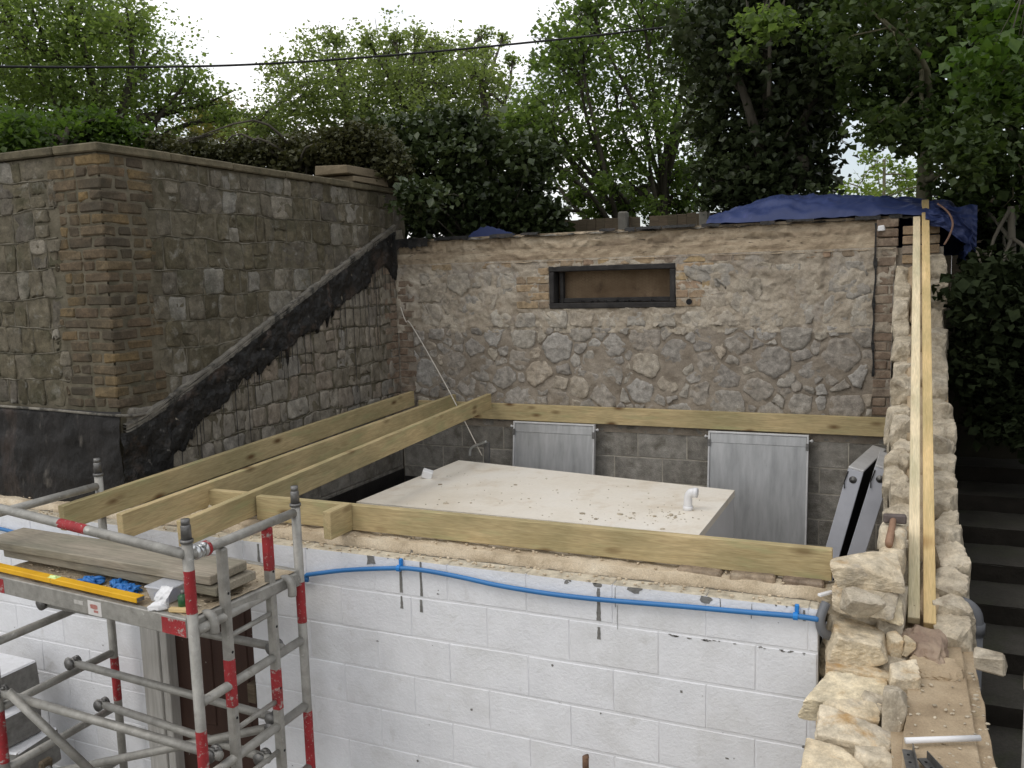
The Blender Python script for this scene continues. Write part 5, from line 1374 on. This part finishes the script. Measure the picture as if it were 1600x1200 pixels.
m = M(); tube(m, [(a.x + .03, a.y, a.z - .06), (a.x + .03, a.y, a.z), (a.x + .03, a.y, a.z + .012)], [.026, .026, .016], 14); obj('cap', m, MT['chrome'], t, smooth=True)
a = Vector(MISC['rod'][0])
m = M(); tube(m, spline([(a.x, a.y, GZ), (a.x + .005, a.y, -1.2), (a.x, a.y, a.z - .03), (a.x + .003, a.y, a.z)], 4), [.016] * 12 + [.013], 10)
obj('tool_handle', m, MT['rust'], smooth=True, label='brown tool handle standing against the white wall at bottom edge', cat='handle')
m = M(); rock(m, Vector(MISC['foam']) + Vector((0, -.02, 0)), (.028, .02, .024), 4, 0, 4, .25, 3)  # small rough lump in plain white
obj('foam_dab', m, MT['foam'], smooth=True, label='small white foam dab under the tarpaulin at the right wall corner', cat='foam')

# ------------------------------------------------------------------ tarpaulins
def tarp():
    t = thing('tarpaulin', 'large crumpled blue tarpaulin draped over the wall top at right', 'tarpaulin', (-.5, 4.1, 2.05))
    px = [p[0] for p in TARP]; pz = [p[2] for p in TARP]
    m = M()
    def fn(a, b):
        x = -1.50 + 2.05 * a
        zt = float(np.interp(x, px, pz)) + .035
        # cross-section: front hem on the wall top, crown, fall behind
        ang = math.pi * b
        y = 3.745 + .9 * b + .03 * noise.noise(Vector((x * 3, b * 3, 4)))
        s = math.sin(ang) ** .55 if b < .5 else math.sin(ang) ** .8
        base = 2.085 if x < .05 else 2.085 - min(1, (x - .05) / .22) * .03
        if b > .5: base -= (b - .5) * .6
        z = base + (zt - base) * s
        cr = .030 * fbm((x * 3.2 + b * 1.5, b * 5, 2.2), 3) + .040 * (.35 - abs(noise.noise(Vector((x * 5 + b * 5, b * 4 - x * 2, 1))))) + .022 * (.3 - abs(noise.noise(Vector((x * 12 - b * 9, b * 9 + x * 3, 4)))))
        z += cr * (.5 + .8 * s)
        return (x, y, max(z, base + .004))
    sheet(m, fn, 150, 56)
    obj('sheet', m, MT['tarp'], t, smooth=True)
    # the fold hanging over the outside of the right wall
    m = M()
    def hang(a, b):
        y = 3.62 + 1.0 * a
        L = .40 + .12 * noise.noise(Vector((a * 4, 1, 1)))
        z = 2.14 + .03 * noise.noise(Vector((a * 5, 3, 0))) - L * b
        x = .28 + .26 * math.sin(min(1, b * 1.6) * math.pi / 2) + .045 * fbm((a * 5, b * 4, 7)) + .03 * abs(noise.noise(Vector((a * 9, b * 3, 2)))) - .05 * b * b
        return (x, y, z)
    sheet(m, hang, 60, 40, flip=True)
    obj('hanging_fold', m, MT['tarp'], t, smooth=True)
    m = M()
    def front(a, b):
        x = .20 + .36 * a
        z = 2.13 + .02 * noise.noise(Vector((a * 4, 1, 9))) - (.12 + .24 * a ** 1.5) * b
        y = 3.70 - .06 * math.sin(b * 2.4) + .03 * fbm((a * 6, b * 5, 3)) + .05 * a
        return (x, y, z)
    sheet(m, front, 40, 36, flip=False)
    obj('front_fold', m, MT['tarp'], t, smooth=True)
    m = M(); tube(m, [Vector(p) + Vector((0, -.32, 0)) for p in spline(TARPROPE, 5)], .008, 6)
    obj('cord', m, MT['rope_tan'], smooth=True, label='thin reddish cord hanging over the tarpaulin at the far right', cat='cord')
tarp()
m = M()
sheet(m, lambda a, b: (-3.98 + .45 * a, 4.10 + .35 * b, 2.07 + .125 * math.sin(math.pi * a) ** .7 * (1 - .3 * b) + .02 * fbm((a * 6, b * 5, 3))), 36, 16)
sheet(m, lambda a, b: (-3.98 + .45 * a, 4.10, 1.6 + (.47 + .125 * math.sin(math.pi * a) ** .7 + .02 * fbm((a * 6, 0, 3))) * b), 36, 4)
obj('tarpaulin', m, MT['tarp'], smooth=True, label='small blue heap of tarpaulin behind the back wall by the dark bush', cat='tarpaulin')

# spare slabs lying on the side wall coping
G = 'spare slabs lying on the wall coping'
for (y0, y1, z0, dz, xo, lab) in ((2.92, 3.66, 2.662, .085, .02, 'upper buff slab of the stack at the far end of the coping'), (3.02, 3.60, 2.601, .058, .03, 'lower buff slab of the stack at the far end of the coping'), (3.68, 4.24, 2.655, .062, .0, 'buff slab overhanging the far end of the coping, behind the stack')):
    m = M(); bbox(m, (XL - .16 + xo, (y0 + y1) / 2, z0 + dz / 2 + .001), (.18, (y1 - y0) / 2, dz / 2), .006, jit=.008); obj('spare_slab', m, MT['slab'], label=lab, cat='slab', group=G)
m = M(); bbox(m, (XL - .14, 3.84, 2.628), (.10, .08, .0265), .004); obj('spare_slab', m, MT['slab'], label='small packing piece under the overhanging buff slab', cat='slab', group=G)
m = M(); bbox(m, (XL - .10, 2.26, 2.607), (.05, .11, .007), .003); obj('slate_piece', m, MT['flash'], label='thin grey slate scrap lying midway along the coping', cat='slate')

# ------------------------------------------------------------------ scaffold tower
def scaffold():
    xs, yA, yB, xC = -2.87, -1.02, -.25, -4.45
    dl = .13                                     # the far end frame stands a little nearer the wall
    t = thing('scaffold_tower', 'red banded aluminium scaffold tower standing before the white wall', 'scaffold', (-3.66, -.63, GZ))
    R = .0245
    def tb(name, a, b, r=R, mt='alu', n=16, parent=t):
        m = M(); tube(m, [a, b], r, n); return obj(name, m, MT[mt], parent, smooth=True)
    def band(par, x, y, z0, z1, r=R):
        m = M(); tube(m, [(x, y, z0), (x, y, z1)], r + .0008, 16, False); obj('paint_band', m, MT['red'], par, smooth=True)
    tops = {}
    for (x, y, ztop, bands) in ((xs, yA, .55, ((.22, .42), (-.62, -.34), (-1.4, -1.1))), (xs, yB, .52, ((-.12, .105), (-.98, -.62), (-1.7, -1.3))), (xC, yB + dl, .55, ((-.90, -.62), (-.2, -.05))), (xC, yA + dl, .55, ((.22, .4), (-.9, -.6)))):
        u = tb('upright', (x, y, GZ), (x, y, ztop))
        for z0, z1 in bands: band(u, x, y, z0, z1)
        m = M(); tube(m, [(x, y, ztop - .002), (x, y, ztop + .012)], .030, 16); tube(m, [(x, y, ztop + .01), (x, y, ztop + .075), (x, y, ztop + .08)], [.0235, .0225, .019], 16)
        tube(m, [(x, y, ztop + .08), (x, y, ztop + .105)], .0195, 16); obj('spigot', m, MT['steel'], u, smooth=True)
    RZ = (.475, .118, -.225, -.595, -.95, -1.3)
    for x in (xs, xC):
        for k, z in enumerate(RZ):
            z2 = z + .010; d = dl if x == xC else 0
            tb('rail', (x, yA + .02 + d, z2), (x, yB - .02 + d, z2), .0235)
    # ladder section of the near end frame
    for y, bands in ((-.81, ((-.33, -.08),)), (-.485, ((.24, .47), (-.50, -.27)))):
        m = M(); bbox(m, (xs, y, (.46 + GZ) / 2), (.024, .021, (.46 - GZ) / 2), .008); u = obj('ladder_upright', m, MT['alu'], t)
        for z0, z1 in bands:
            m = M(); bbox(m, (xs, y, (z0 + z1) / 2), (.0248, .0218, (z1 - z0) / 2), .008); obj('paint_band', m, MT['red'], u)
        m = M()
        for z in (.24, -.05, -.38, -.72): tube(m, [(xs + .0235, y, z), (xs + .0252, y, z)], .007, 8)
        obj('pin_holes', m, MT['blackfoam'], u)['kind'] = 'stuff'
    for z in (.02, -.45, -.72, -1.12): tb('rung', (xs, -.80, z + .0), (xs, -.495, z), .0135, n=12)
    # braces with their hook clamps
    def clamp(c, d, col='steel'):
        c = Vector(c); d = Vector(d).normalized(); m = M()
        for q in (-.026, .0, .026):
            tube(m, [c + d * (q - .008), c + d * (q + .008)], .034 if q else .031, 12)
        n = d.orthogonal().normalized()
        tube(m, [c + n * .03, c + n * .05], .009, 8)
        obj('brace_clamp', m, MT[col], t, smooth=True)
    for k in 'abcdef':
        a, b = [Vector(p) for p in BR[k]]
        if k == 'c': b = Vector((xs, a.y, b.z)); a = Vector((xC, a.y, a.z))
        tb('brace', a, b, .0225)
        for e, o in ((a, b), (b, a)):
            tb_d = (o - e).normalized()
            if k not in 'd': clamp(e + tb_d * .05, Y if abs(tb_d.x) > .5 else X)
    # guard rail along the front, rising slightly to the left
    g = tb('guard_rail', (xs, yA - .02, .50), (xC - .2, yA - .02 + dl, .60), .0235)
    m = M(); a = Vector((xs, yA - .02, .50)); b = Vector((xC - .2, yA - .02 + dl, .60)); f = lambda x: a + (b - a) * ((x - xs) / (xC - .2 - xs))
    tube(m, [f(-3.52), f(-3.72)], .0243, 16, False); obj('paint_band', m, MT['red'], g, smooth=True)
    clamp((xs, yA + .075, .487), Y, 'chrome'); m = M(); tube(m, [(xs, yA + .105, .487), (xs, yA + .121, .487)], .036, 14); obj('clamp_ring', m, MT['red'], t, smooth=True)
    return t
scaffold()

def platform():
    x0, x1, y0, y1 = -4.42, -2.90, -1.015, -.30
    n_before = set(o.name for o in bpy.data.objects)
    t = thing('scaffold_platform', 'plywood scaffold deck with a dull metal edge carrying the boards and tools', 'platform', ((x0 + x1) / 2, (y0 + y1) / 2, .10))
    m = M(); nu, nv = 90, 44
    sheet(m, lambda a, b: (x0 + (x1 - x0) * a, y0 + .02 + (y1 - y0 - .04) * b, .186 + .004 * fbm((a * 22, b * 11, 1)) + .004 * max(0, noise.noise(Vector((a * 9, b * 5, 3))))), nu, nv)
    obj('deck', m, MT['deck'], t, smooth=True)
    m = M(); bbox(m, ((x0 + x1) / 2, (y0 + y1) / 2, .165), ((x1 - x0) / 2 - .01, (y1 - y0) / 2 - .02, .012), .002); obj('deck_board', m, MT['board'], t)
    for yy in (y0, y1):
        m = M(); bbox(m, ((x0 + x1) / 2, yy, .144), ((x1 - x0) / 2, .016, .046), .004); e = obj('edge_beam', m, MT['alu'], t)
        if yy == y0:
            for a, b in ((-3.06, -2.902), (-4.418, -4.27)):
                m = M(); bbox(m, ((a + b) / 2, yy - .0165, .140), ((b - a) / 2, .0008, .038), .0004); obj('paint_band', m, MT['red'], e)
            m = M(); bbox(m, (-3.535, yy - .0168, .138), (.050, .001, .036), .0004); obj('sticker', m, MT['sticker'], e)
            m = M(); rock(m, (-3.538, yy - .0182, .146), (.026, .0006, .012), 3, 0, 3, .1, 2); bbox(m, (-3.525, yy - .0182, .124), (.016, .0006, .006), .0002); obj('sticker_print', m, MT['sticker_red'], e)
            m = M(); bbox(m, (-3.655, yy - .0168, .150), (.036, .001, .010), .0004); obj('sticker', m, MT['frame_white'], e)
    for xx in (x0, x1):
        m = M(); bbox(m, (xx, (y0 + y1) / 2, .150), (.018, (y1 - y0) / 2 - .018, .030), .006); obj('end_beam', m, MT['alu'], t)
        for yy in (y0 + .1, y1 - .1):
            m = M(); tube(m, spline([(xx - .01, yy, .17), (xx + .03 * (1 if xx > -3 else -1), yy, .175), (xx + .05 * (1 if xx > -3 else -1), yy, .14), (xx + .05 * (1 if xx > -3 else -1), yy, .09)], 4), .022, 10); obj('hook', m, MT['alu'], t, smooth=True)
    rnd = random.Random(14); m = M()
    for q in range(420):
        s = rnd.uniform(.002, .006)
        rock(m, (rnd.uniform(x0 + .05, x1 - .05), rnd.uniform(y0 + .05, y1 - .05), .192), (s * 1.5, s, s * .6), q, rnd.uniform(0, 3), 2, .05, 1)
    o = obj('crumbs', m, MT['rust'] if False else MT['sand'], t); o['kind'] = 'stuff'
    m = M(); rock(m, (-2.96, -.80, .197), (.05, .012, .006), 5, 1.1, 3, .1, 2); rock(m, (-2.95, -.72, .197), (.06, .014, .005), 6, 1.0, 3, .1, 2)
    obj('wood_splinters', m, MT['fencewood'], t)
    # the deck is set square to the tower, which stands slightly askew to the wall
    P0 = Vector((x1, y0, 0)); A = Matrix.Rotation(-math.atan2(.13, 1.58), 3, 'Z'); bz = t.location.copy()
    t.rotation_euler = (0, 0, -math.atan2(.13, 1.58))
    q = A @ (bz - P0) + P0; t.location = (q.x, q.y, bz.z)
platform()
GBd = 'grey boards stacked on the scaffold'
timber('scaffold_board', (-4.62, -.645, .296), (-2.93, -.705, .296), .125, .0225, MT['board'], 'upper grey weathered board of the two stacked on the scaffold', 'board', GBd, bev=.005)
timber('scaffold_board', (-4.50, -.600, .2405), (-2.90, -.690, .2405), .135, .0225, MT['board'], 'lower grey weathered board of the two stacked on the scaffold', 'board', GBd, bev=.005)
# spirit level
a, b = Vector((-4.40, -.858, .203)), Vector((-3.262, -.958, .203))
ang = math.atan2(b.y - a.y, b.x - a.x); Rl = Matrix.Rotation(ang, 3, 'Z'); c = (a + b) / 2
t = thing('spirit_level', 'long yellow spirit level lying along the front of the scaffold deck', 'level', tuple(c - Z * .012))
m = M(); bbox(m, c + Rl @ Vector((-.33, 0, .012)), (.262, .024, .0135), .003, Rl); bbox(m, c + Rl @ Vector((.26, 0, .012)), (.325, .024, .0135), .003, Rl); bbox(m, c + Rl @ Vector((-.067, 0, .004)), (.0, .02, .004), .0, Rl) if False else None
obj('bar', m, MT['yellow'], t)
m = M(); bbox(m, c + Rl @ Vector((-.0665, 0, .010)), (.0015 + .002, .021, .010), .001, Rl); tube(m, [c + Rl @ Vector((-.09, -.004, .0275)), c + Rl @ Vector((-.045, -.004, .0275))], .008, 10); bbox(m, c + Rl @ Vector((-.067, 0, .0255)), (.030, .019, .0015), .0005, Rl); obj('vial', m, MT['vial'], t, smooth=False)
m = M(); bbox(m, c + Rl @ Vector((.587, 0, .012)), (.0015, .020, .010), .0005, Rl); obj('end_cap', m, MT['steel'], t)
# crumpled gloves
for i, (x, y, s, lab) in enumerate(((-3.72, -.835, .050, 'crumpled blue glove nearest the yellow level, left of the other two'), (-3.56, -.815, .036, 'smaller crumpled blue glove close to the lower grey board'), (-3.44, -.850, .048, 'crumpled blue glove rightmost of the three, towards the plastic tub'))):
    m = M(); rnd = random.Random(40 + i)
    V, F = ico(4); off = Vector((i * 7, 3, 1))
    m.add([Vector((x, y, .205)) + Vector((d.x * s * 1.05, d.y * s * .8, max(-.012, d.z * s * .42))) * (1 + .75 * noise.fractal(d * 1.9 + off, .7, 2.2, 4)) for d in V], F)
    for q in range(4):
        a0 = Vector((x + rnd.uniform(-.5, .5) * s, y + rnd.uniform(-.4, .4) * s, .210)); an = rnd.uniform(0, 6.28)
        tube(m, spline([a0, a0 + Vector((math.cos(an) * s * .8, math.sin(an) * s * .6, .012)), a0 + Vector((math.cos(an + .6) * s * 1.25, math.sin(an + .6) * s * 1.0, -.006))], 4), [.012, .012, .011, .010, .010, .009, .009, .008, .005], 8)
    obj('glove', m, MT['glove'], smooth=True, label=lab, cat='glove', group='crumpled blue gloves on the scaffold deck')
# plastic tub
mt = bpy.data.materials.new('clear_plastic'); mt.use_nodes = True
_b = mt.node_tree.nodes['Principled BSDF']; _n = mt.node_tree.nodes.new('ShaderNodeTexNoise'); _n.inputs['Scale'].default_value = 14
_rr = mt.node_tree.nodes.new('ShaderNodeValToRGB'); _rr.color_ramp.elements[0].color = (.60, .62, .66, 1); _rr.color_ramp.elements[1].color = (.80, .82, .86, 1)
mt.node_tree.links.new(_n.outputs['Fac'], _rr.inputs['Fac']); mt.node_tree.links.new(_rr.outputs['Color'], _b.inputs['Base Color'])
_b.inputs['Roughness'].default_value = .25; _b.inputs['Alpha'].default_value = .55
MT['clear'] = mt
t = thing('plastic_tub', 'clear plastic tub with a lid standing on the deck behind the scaffold post', 'tub', (-3.17, -.865, .192))
def frus(m, c, h0, h1, z0, z1, open_top=True):
    vs = [(c[0] + sx * h[0], c[1] + sy * h[1], z) for h, z in ((h0, z0), (h1, z1)) for sx, sy in ((-1, -1), (1, -1), (1, 1), (-1, 1))]
    fs = [(3, 2, 1, 0)] + [(i, (i + 1) % 4, 4 + (i + 1) % 4, 4 + i) for i in range(4)]
    if not open_top: fs.append((4, 5, 6, 7))
    m.add(vs, fs)
m = M(); frus(m, (-3.17, -.865), (.055, .05), (.07, .065), .194, .262); obj('tub_body', m, MT['clear'], t)
m = M(); bbox(m, (-3.17, -.865, .267), (.076, .071, .005), .003); obj('lid', m, MT['clear'], t)
m = M(); bbox(m, (-3.17, -.865, .214), (.050, .045, .018), .006); obj('contents', m, mat('blue_screws_box', [(.3, (.05, .07, .22)), (.7, (.10, .13, .32))], 40, bump=.3), t)
# paper towel, bottle
m = M()
def tow(a, b):
    x = -3.085 + .075 * (a - .5) + .012 * noise.noise(Vector((a * 4, b * 4, 1)))
    y = -.965 - .03 * math.sin(b * 3) + .012 * fbm((a * 5, b * 5, 4))
    return (x - .015 * b, y + .02 * (1 - b), .292 - .098 * b + .006 * noise.noise(Vector((a * 5, b * 3, 8))))
sheet(m, tow, 16, 20); 
rock(m, (-3.105, -.985, .208), (.045, .028, .018), 8, .3, 4, .25, 3)
obj('paper_towel', m, MT['paper'], smooth=True, label='white crumpled paper towel beside the red banded scaffold post', cat='paper towel')
t = thing('glue_bottle', 'dark green plastic bottle standing between the towel and the scaffold post', 'bottle', (-2.995, -.955, .19))
m = M(); tube(m, [(-2.995, -.94, .192), (-2.995, -.94, .255), (-2.995, -.94, .268)], [.027, .027, .014], 14); obj('body', m, MT['bottle'], t, smooth=True)
m = M(); tube(m, [(-2.995, -.94, .267), (-2.995, -.94, .285)], .012, 12); obj('cap', m, MT['steel'], t, smooth=True)
t = thing('timber_wedge', 'small orange timber offcut lying on the deck by the scaffold post', 'offcut', (-2.98, -.955, .19))
timber('wedge', (-3.04, -.985, .201), (-2.925, -.955, .201), .014, .010, MT['batten2'], parent=t)
# broken painted blocks stacked at bottom left
G = 'broken painted blocks piled at the lower left'
rb = random.Random(2)
for i, (x, y, z, rot, lab) in enumerate(((-5.27, -.36, -.80, .12, 'topmost white faced broken block of the pile at lower left'), (-5.20, -.40, -1.03, -.1, 'second broken block of the pile at lower left, grey end showing'), (-5.12, -.36, -1.26, .06, 'third broken block of the pile at lower left, white top edge showing'), (-5.14, -.40, -1.49, 0.0, 'fourth broken block down in the pile at lower left'), (-5.08, -.36, -1.71, .05, 'fifth broken block down in the pile at lower left'), (-5.12, -.38, -1.94, .0, 'bottom broken block of the pile at lower left'))):
    m = M(); bbox(m, (x, y, z), (.215, .16, .105), .010, Matrix.Rotation(rot, 3, 'Z') @ Matrix.Rotation(rb.uniform(-.04, .04), 3, 'Y'), .010)
    for k, f in enumerate(m.f):
        p = [Vector(m.v[q]) for q in f]; n = (p[1] - p[0]).cross(p[2] - p[0])
        if n.length > 0 and n.normalized().z > .6: m.m[k] = 1
    obj('broken_block', m, [MT['bare'], MT['white']], label=lab, cat='block', group=G)
m = M(); bbox(m, (-4.83, -.42, -1.62), (.024, .04, .42), .012, Matrix.Rotation(.16, 3, 'Y')); obj('timber_stake', m, MT['fencewood'], label='weathered timber stake end beside the broken block pile', cat='stake')

# ------------------------------------------------------------------ steps on the right
def steps():
    t = thing('garden_steps', 'dark mossy concrete steps climbing in the shade beside the right wall', 'steps', (1.3, .5, GZ))
    rnd = random.Random(31)
    for k in range(-9, 14):
        y = .78 + .42 * k; z = -.80 + .13 * k
        if z < GZ + .05: continue
        m = M()
        def tr(a, b): return (.40 + 2.4 * a, y + .45 * b, z + .006 * fbm((a * 14, y + b, 1)) - (.012 if b < .01 else 0))
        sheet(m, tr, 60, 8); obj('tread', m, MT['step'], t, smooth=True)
        m = M()
        def ri(a, b): return (.40 + 2.4 * a, y + .018 * b + .008 * fbm((a * 16, b * 2, k)), z - .15 * b - .006)
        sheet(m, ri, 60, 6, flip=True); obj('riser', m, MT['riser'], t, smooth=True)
    m = M(); bbox(m, (1.6, 2.0, -1.6), (1.2, 2.6, .44), .002)
    w2 = thing('boundary_wall', 'dark damp side wall beyond the mossy steps, hidden under ivy', 'wall', (2.9, 2.5, GZ))
    m = M(); bbox(m, (2.95, 2.0, .1), (.14, 4.8, 2.15), .01); obj('wall_face', m, MT['riser'], w2)  # shares the shade-darkened colour of the risers
steps()

# ------------------------------------------------------------------ fence behind
def fence():
    t = thing('board_fence', 'weathered vertical board fence with concrete posts behind the back wall', 'fence', (-2.2, 6.0, 1.2))
    rnd = random.Random(8)
    x = -4.3
    while x < 1.6:
        if not (-2.79 < x < -2.66):
            m = M(); bbox(m, (x + .052, 6.0 + .004 * (int(x * 50) % 2), 1.70), (.0528, .009, .64 + rnd.uniform(-.008, .008)), .003, jit=.002)
            obj('board', m, MT['fencewood'], t)
        x += .107
    m = M(); bbox(m, (-1.4, 6.03, 2.15), (2.95, .02, .035), .003); obj('rail', m, MT['fencewood'], t)
    for x in (-2.88, -1.95, -.1, 1.5):
        zt = 2.40 if x < -1 else 2.3
        m = M(); bbox(m, (x, 5.94, (1.0 + zt) / 2), (.055, .05, (zt - 1.0) / 2), .018); obj('post', m, MT['post_conc'], t)
fence()
m = M(); tube(m, spline(CABLE, 5), .011, 8)
obj('overhead_cable', m, MT['cable'], smooth=True, label='black overhead cable crossing the sky in front of the trees', cat='cable')

# ------------------------------------------------------------------ trees and shrubs
def leaves(clumps, size, dens, seed, flatten=.8, sub=.30, up=.5):
    r = np.random.default_rng(seed)
    P = []
    for (x, y, z, R) in clumps:
        n = int(dens * (2.2 if R < .28 else 1.0) * math.pi * R * R / (.42 * size * size))  # enough leaves for the wanted cover
        nt = max(3, int(n / 26))
        # twig centres: biased to the outside of the clump
        d = r.normal(size=(nt, 3)); d /= np.linalg.norm(d, axis=1)[:, None]
        rr = R * r.uniform(.15, 1.0, nt) ** .45 * (1 + .22 * r.normal(size=nt).clip(-1.5, 1.8))
        tc = np.array([x, y, z]) + d * rr[:, None] * np.array([1, 1, flatten])
        k = r.integers(0, nt, n)
        s = max(size * 1.8, R * sub * 1.25)
        P.append(tc[k] + r.normal(size=(n, 3)) * s * np.array([.55, .55, .38]))
    P = np.concatenate(P)
    n = len(P)
    nrm = r.normal(size=(n, 3)); nrm[:, 2] = np.abs(nrm[:, 2]) + up
    nrm /= np.linalg.norm(nrm, axis=1)[:, None]
    a = np.cross(nrm, r.normal(size=(n, 3))); a /= np.linalg.norm(a, axis=1)[:, None]
    b = np.cross(nrm, a)
    L = size * (.45 + .9 * r.beta(2, 3, n) * 1.3)[:, None]; W = L * r.uniform(.34, .5, n)[:, None]
    fold = nrm * L * .16
    v = np.empty((n, 4, 3))
    v[:, 0] = P - a * L * .5; v[:, 1] = P + b * W + fold; v[:, 2] = P + a * L * .5 - nrm * L * .1; v[:, 3] = P - b * W + fold
    return v.reshape(-1, 3)

def leafobj(name, v, mt, parent):
    n = len(v) // 4
    base = np.array([v[:, 0].mean(), v[:, 1].mean(), v[:, 2].min()])
    me = bpy.data.meshes.new(name)
    idx = np.arange(n * 4).reshape(n, 4)
    tri = np.concatenate([idx[:, [0, 1, 2]], idx[:, [0, 2, 3]]]).astype(np.int32)
    me.vertices.add(n * 4); me.vertices.foreach_set('co', (v - base).astype(np.float32).ravel())
    me.loops.add(len(tri) * 3); me.loops.foreach_set('vertex_index', tri.ravel())
    me.polygons.add(len(tri))
    me.polygons.foreach_set('loop_start', np.arange(0, len(tri) * 3, 3, dtype=np.int32))
    me.materials.append(mt); me.update(calc_edges=True); me.validate()
    o = bpy.data.objects.new(name, me); COL.objects.link(o)
    o.parent = parent; o.location = tuple(base - WLOC[parent.name]); WLOC[o.name] = base
    return o

def plant(name, label, cat, clumps, lm, size, dens, seed, base, trunks=(), r0=.12, bark='bark', twigs=5, flatten=.8, sub=.30, group=None, limbs=True):
    t = thing(name, label, cat, base, group)
    leafobj('foliage', leaves(clumps, size, dens, seed, flatten, sub), LM[lm], t)
    rnd = random.Random(seed)
    tr = M()
    if not trunks: trunks = [base]
    tops = []
    for b in trunks:
        b = Vector(b)
        near = min(clumps, key=lambda c: abs(c[0] - b.x) + abs(c[1] - b.y) + .3 * abs(c[2] - b.z - 1.5))
        top = Vector((b.x * .7 + near[0] * .3, b.y * .7 + near[1] * .3, max(near[2], b.z + 1.2)))
        mid = (b + top) / 2 + Vector((rnd.uniform(-.15, .15), rnd.uniform(-.15, .15), 0))
        tube(tr, spline([b - Z * .4, b + Z * .1, mid, top], 5), [r0 * (1 - .55 * i / 15) for i in range(16)], 9)
        tops.append((b, mid, top))
    obj('trunk', tr, MT[bark], t, smooth=True)
    if limbs:
        lb = M()
        for c in clumps:
            c3 = Vector(c[:3])
            b, mid, top = min(tops, key=lambda q: (q[1] - c3).length)
            st = mid.lerp(top, rnd.uniform(0, 1))
            k = (st + c3) / 2 + Vector((rnd.uniform(-.2, .2), rnd.uniform(-.2, .2), rnd.uniform(0, .3)))
            tube(lb, spline([st, k, c3], 4), [r0 * .34 * (1 - .75 * i / 8) for i in range(9)], 6)
            for q in range(twigs):
                d = Vector((rnd.gauss(0, 1), rnd.gauss(0, 1), rnd.gauss(.3, .8))).normalized() * c[3] * rnd.uniform(.6, 1.1)
                tube(lb, [k.lerp(c3, rnd.uniform(.4, 1)), c3 + d * .5 + Vector((rnd.uniform(-.1, .1) * c[3],) * 3), c3 + d], [r0 * .10, r0 * .06, r0 * .03], 4, False)
        obj('branches', lb, MT[bark], t, smooth=True)
    return t

TR = TREES
def ctr(k): 
    c = np.array(TR[k]); return c[:, 0].mean(), c[:, 1].mean()
x, y = ctr('left_tree'); plant('maple_tree', 'big light green tree filling the upper left corner', 'tree', TR['left_tree'], 'left', .070, 1.75, 1, (x, y, 1.6), r0=.22, twigs=7)
x, y = ctr('mid_left'); plant('poplar_tree', 'pale yellow-green tree with upright sprigs, centre left against the white sky', 'tree', TR['mid_left'], 'mid_left', .066, 1.75, 2, (x, y, 1.5), trunks=[(x - 1.2, y, 1.3), (x + .3, y, 1.3), (x + 1.5, y, 1.3)], r0=.13, twigs=7)
x, y = ctr('far_brown'); plant('olive_bush', 'thin olive-brown bush in the gap between the two left trees', 'bush', TR['far_brown'], 'brown', .09, 3.2, 3, (x, y, 1.4), r0=.07)
x, y = ctr('shrub'); plant('bright_shrub', 'bright green shrub peeping over the coping at left', 'shrub', TR['shrub'], 'shrub', .055, 4.5, 4, (x, y, 1.9), r0=.05)
x, y = ctr('hedge'); plant('clipped_hedge', 'dark brownish hedge running behind the side wall coping', 'hedge', TR['hedge'], 'hedge', .048, 6.0, 5, (x, y, 1.9), r0=.05, twigs=8)
x, y = ctr('laurel'); plant('laurel_bush', 'dark glossy laurel bush behind the left end of the back wall', 'bush', TR['laurel'], 'laurel', .085, 7.0, 6, (x, y, 1.2), r0=.035)
x, y = ctr('mid'); plant('hazel_tree', 'fresh green tree with several stems behind the middle of the back wall', 'tree', TR['mid'], 'mid', .066, 1.9, 7, (x, y, 1.1), trunks=[(p[0], p[1], 1.2) for p in TRUNKS['mid']], r0=.13, twigs=8)
x, y = ctr('ivy_tree'); plant('ivy_clad_tree', 'dark ivy covered tree rising behind the tarpaulin', 'tree', TR['ivy_tree'], 'ivy', .085, 6.0, 8, (TRUNKS['ivy'][0][0], TRUNKS['ivy'][0][1], 1.1), r0=.24, flatten=1.0)
p = TRUNKS['right'][0]; plant('sycamore_tree', 'dark leafy tree with a pale mossy trunk above the battens', 'tree', TR['right_tree'], 'right', .070, 4.0, 9, (p[0], p[1], 1.1), r0=.105, bark='bark_pale', twigs=6)
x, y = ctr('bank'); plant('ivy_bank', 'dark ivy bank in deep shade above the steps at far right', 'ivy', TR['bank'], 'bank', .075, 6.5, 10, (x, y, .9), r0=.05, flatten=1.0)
x, y = ctr('birch'); plant('birch_tree', 'thin pale birch foliage seen through the gap above the tarpaulin', 'tree', TR['birch'], 'birch', .09, 1.5, 11, (x, y, 1.0), r0=.06, bark='bark_pale', twigs=9)
x, y = ctr('branch'); plant('hanging_branch', 'brighter green leafy branch hanging in at the right edge', 'branch', TR['branch'], 'branch', .07, 3.0, 12, (x + .9, y + .5, 3.2), r0=.03)
x, y = ctr('sprig'); plant('young_shoots', 'bright green young shoots in front of the dark ivy tree', 'shoots', TR['sprig'], 'mid', .07, 3.0, 13, (x, y + .6, 3.6), r0=.02)
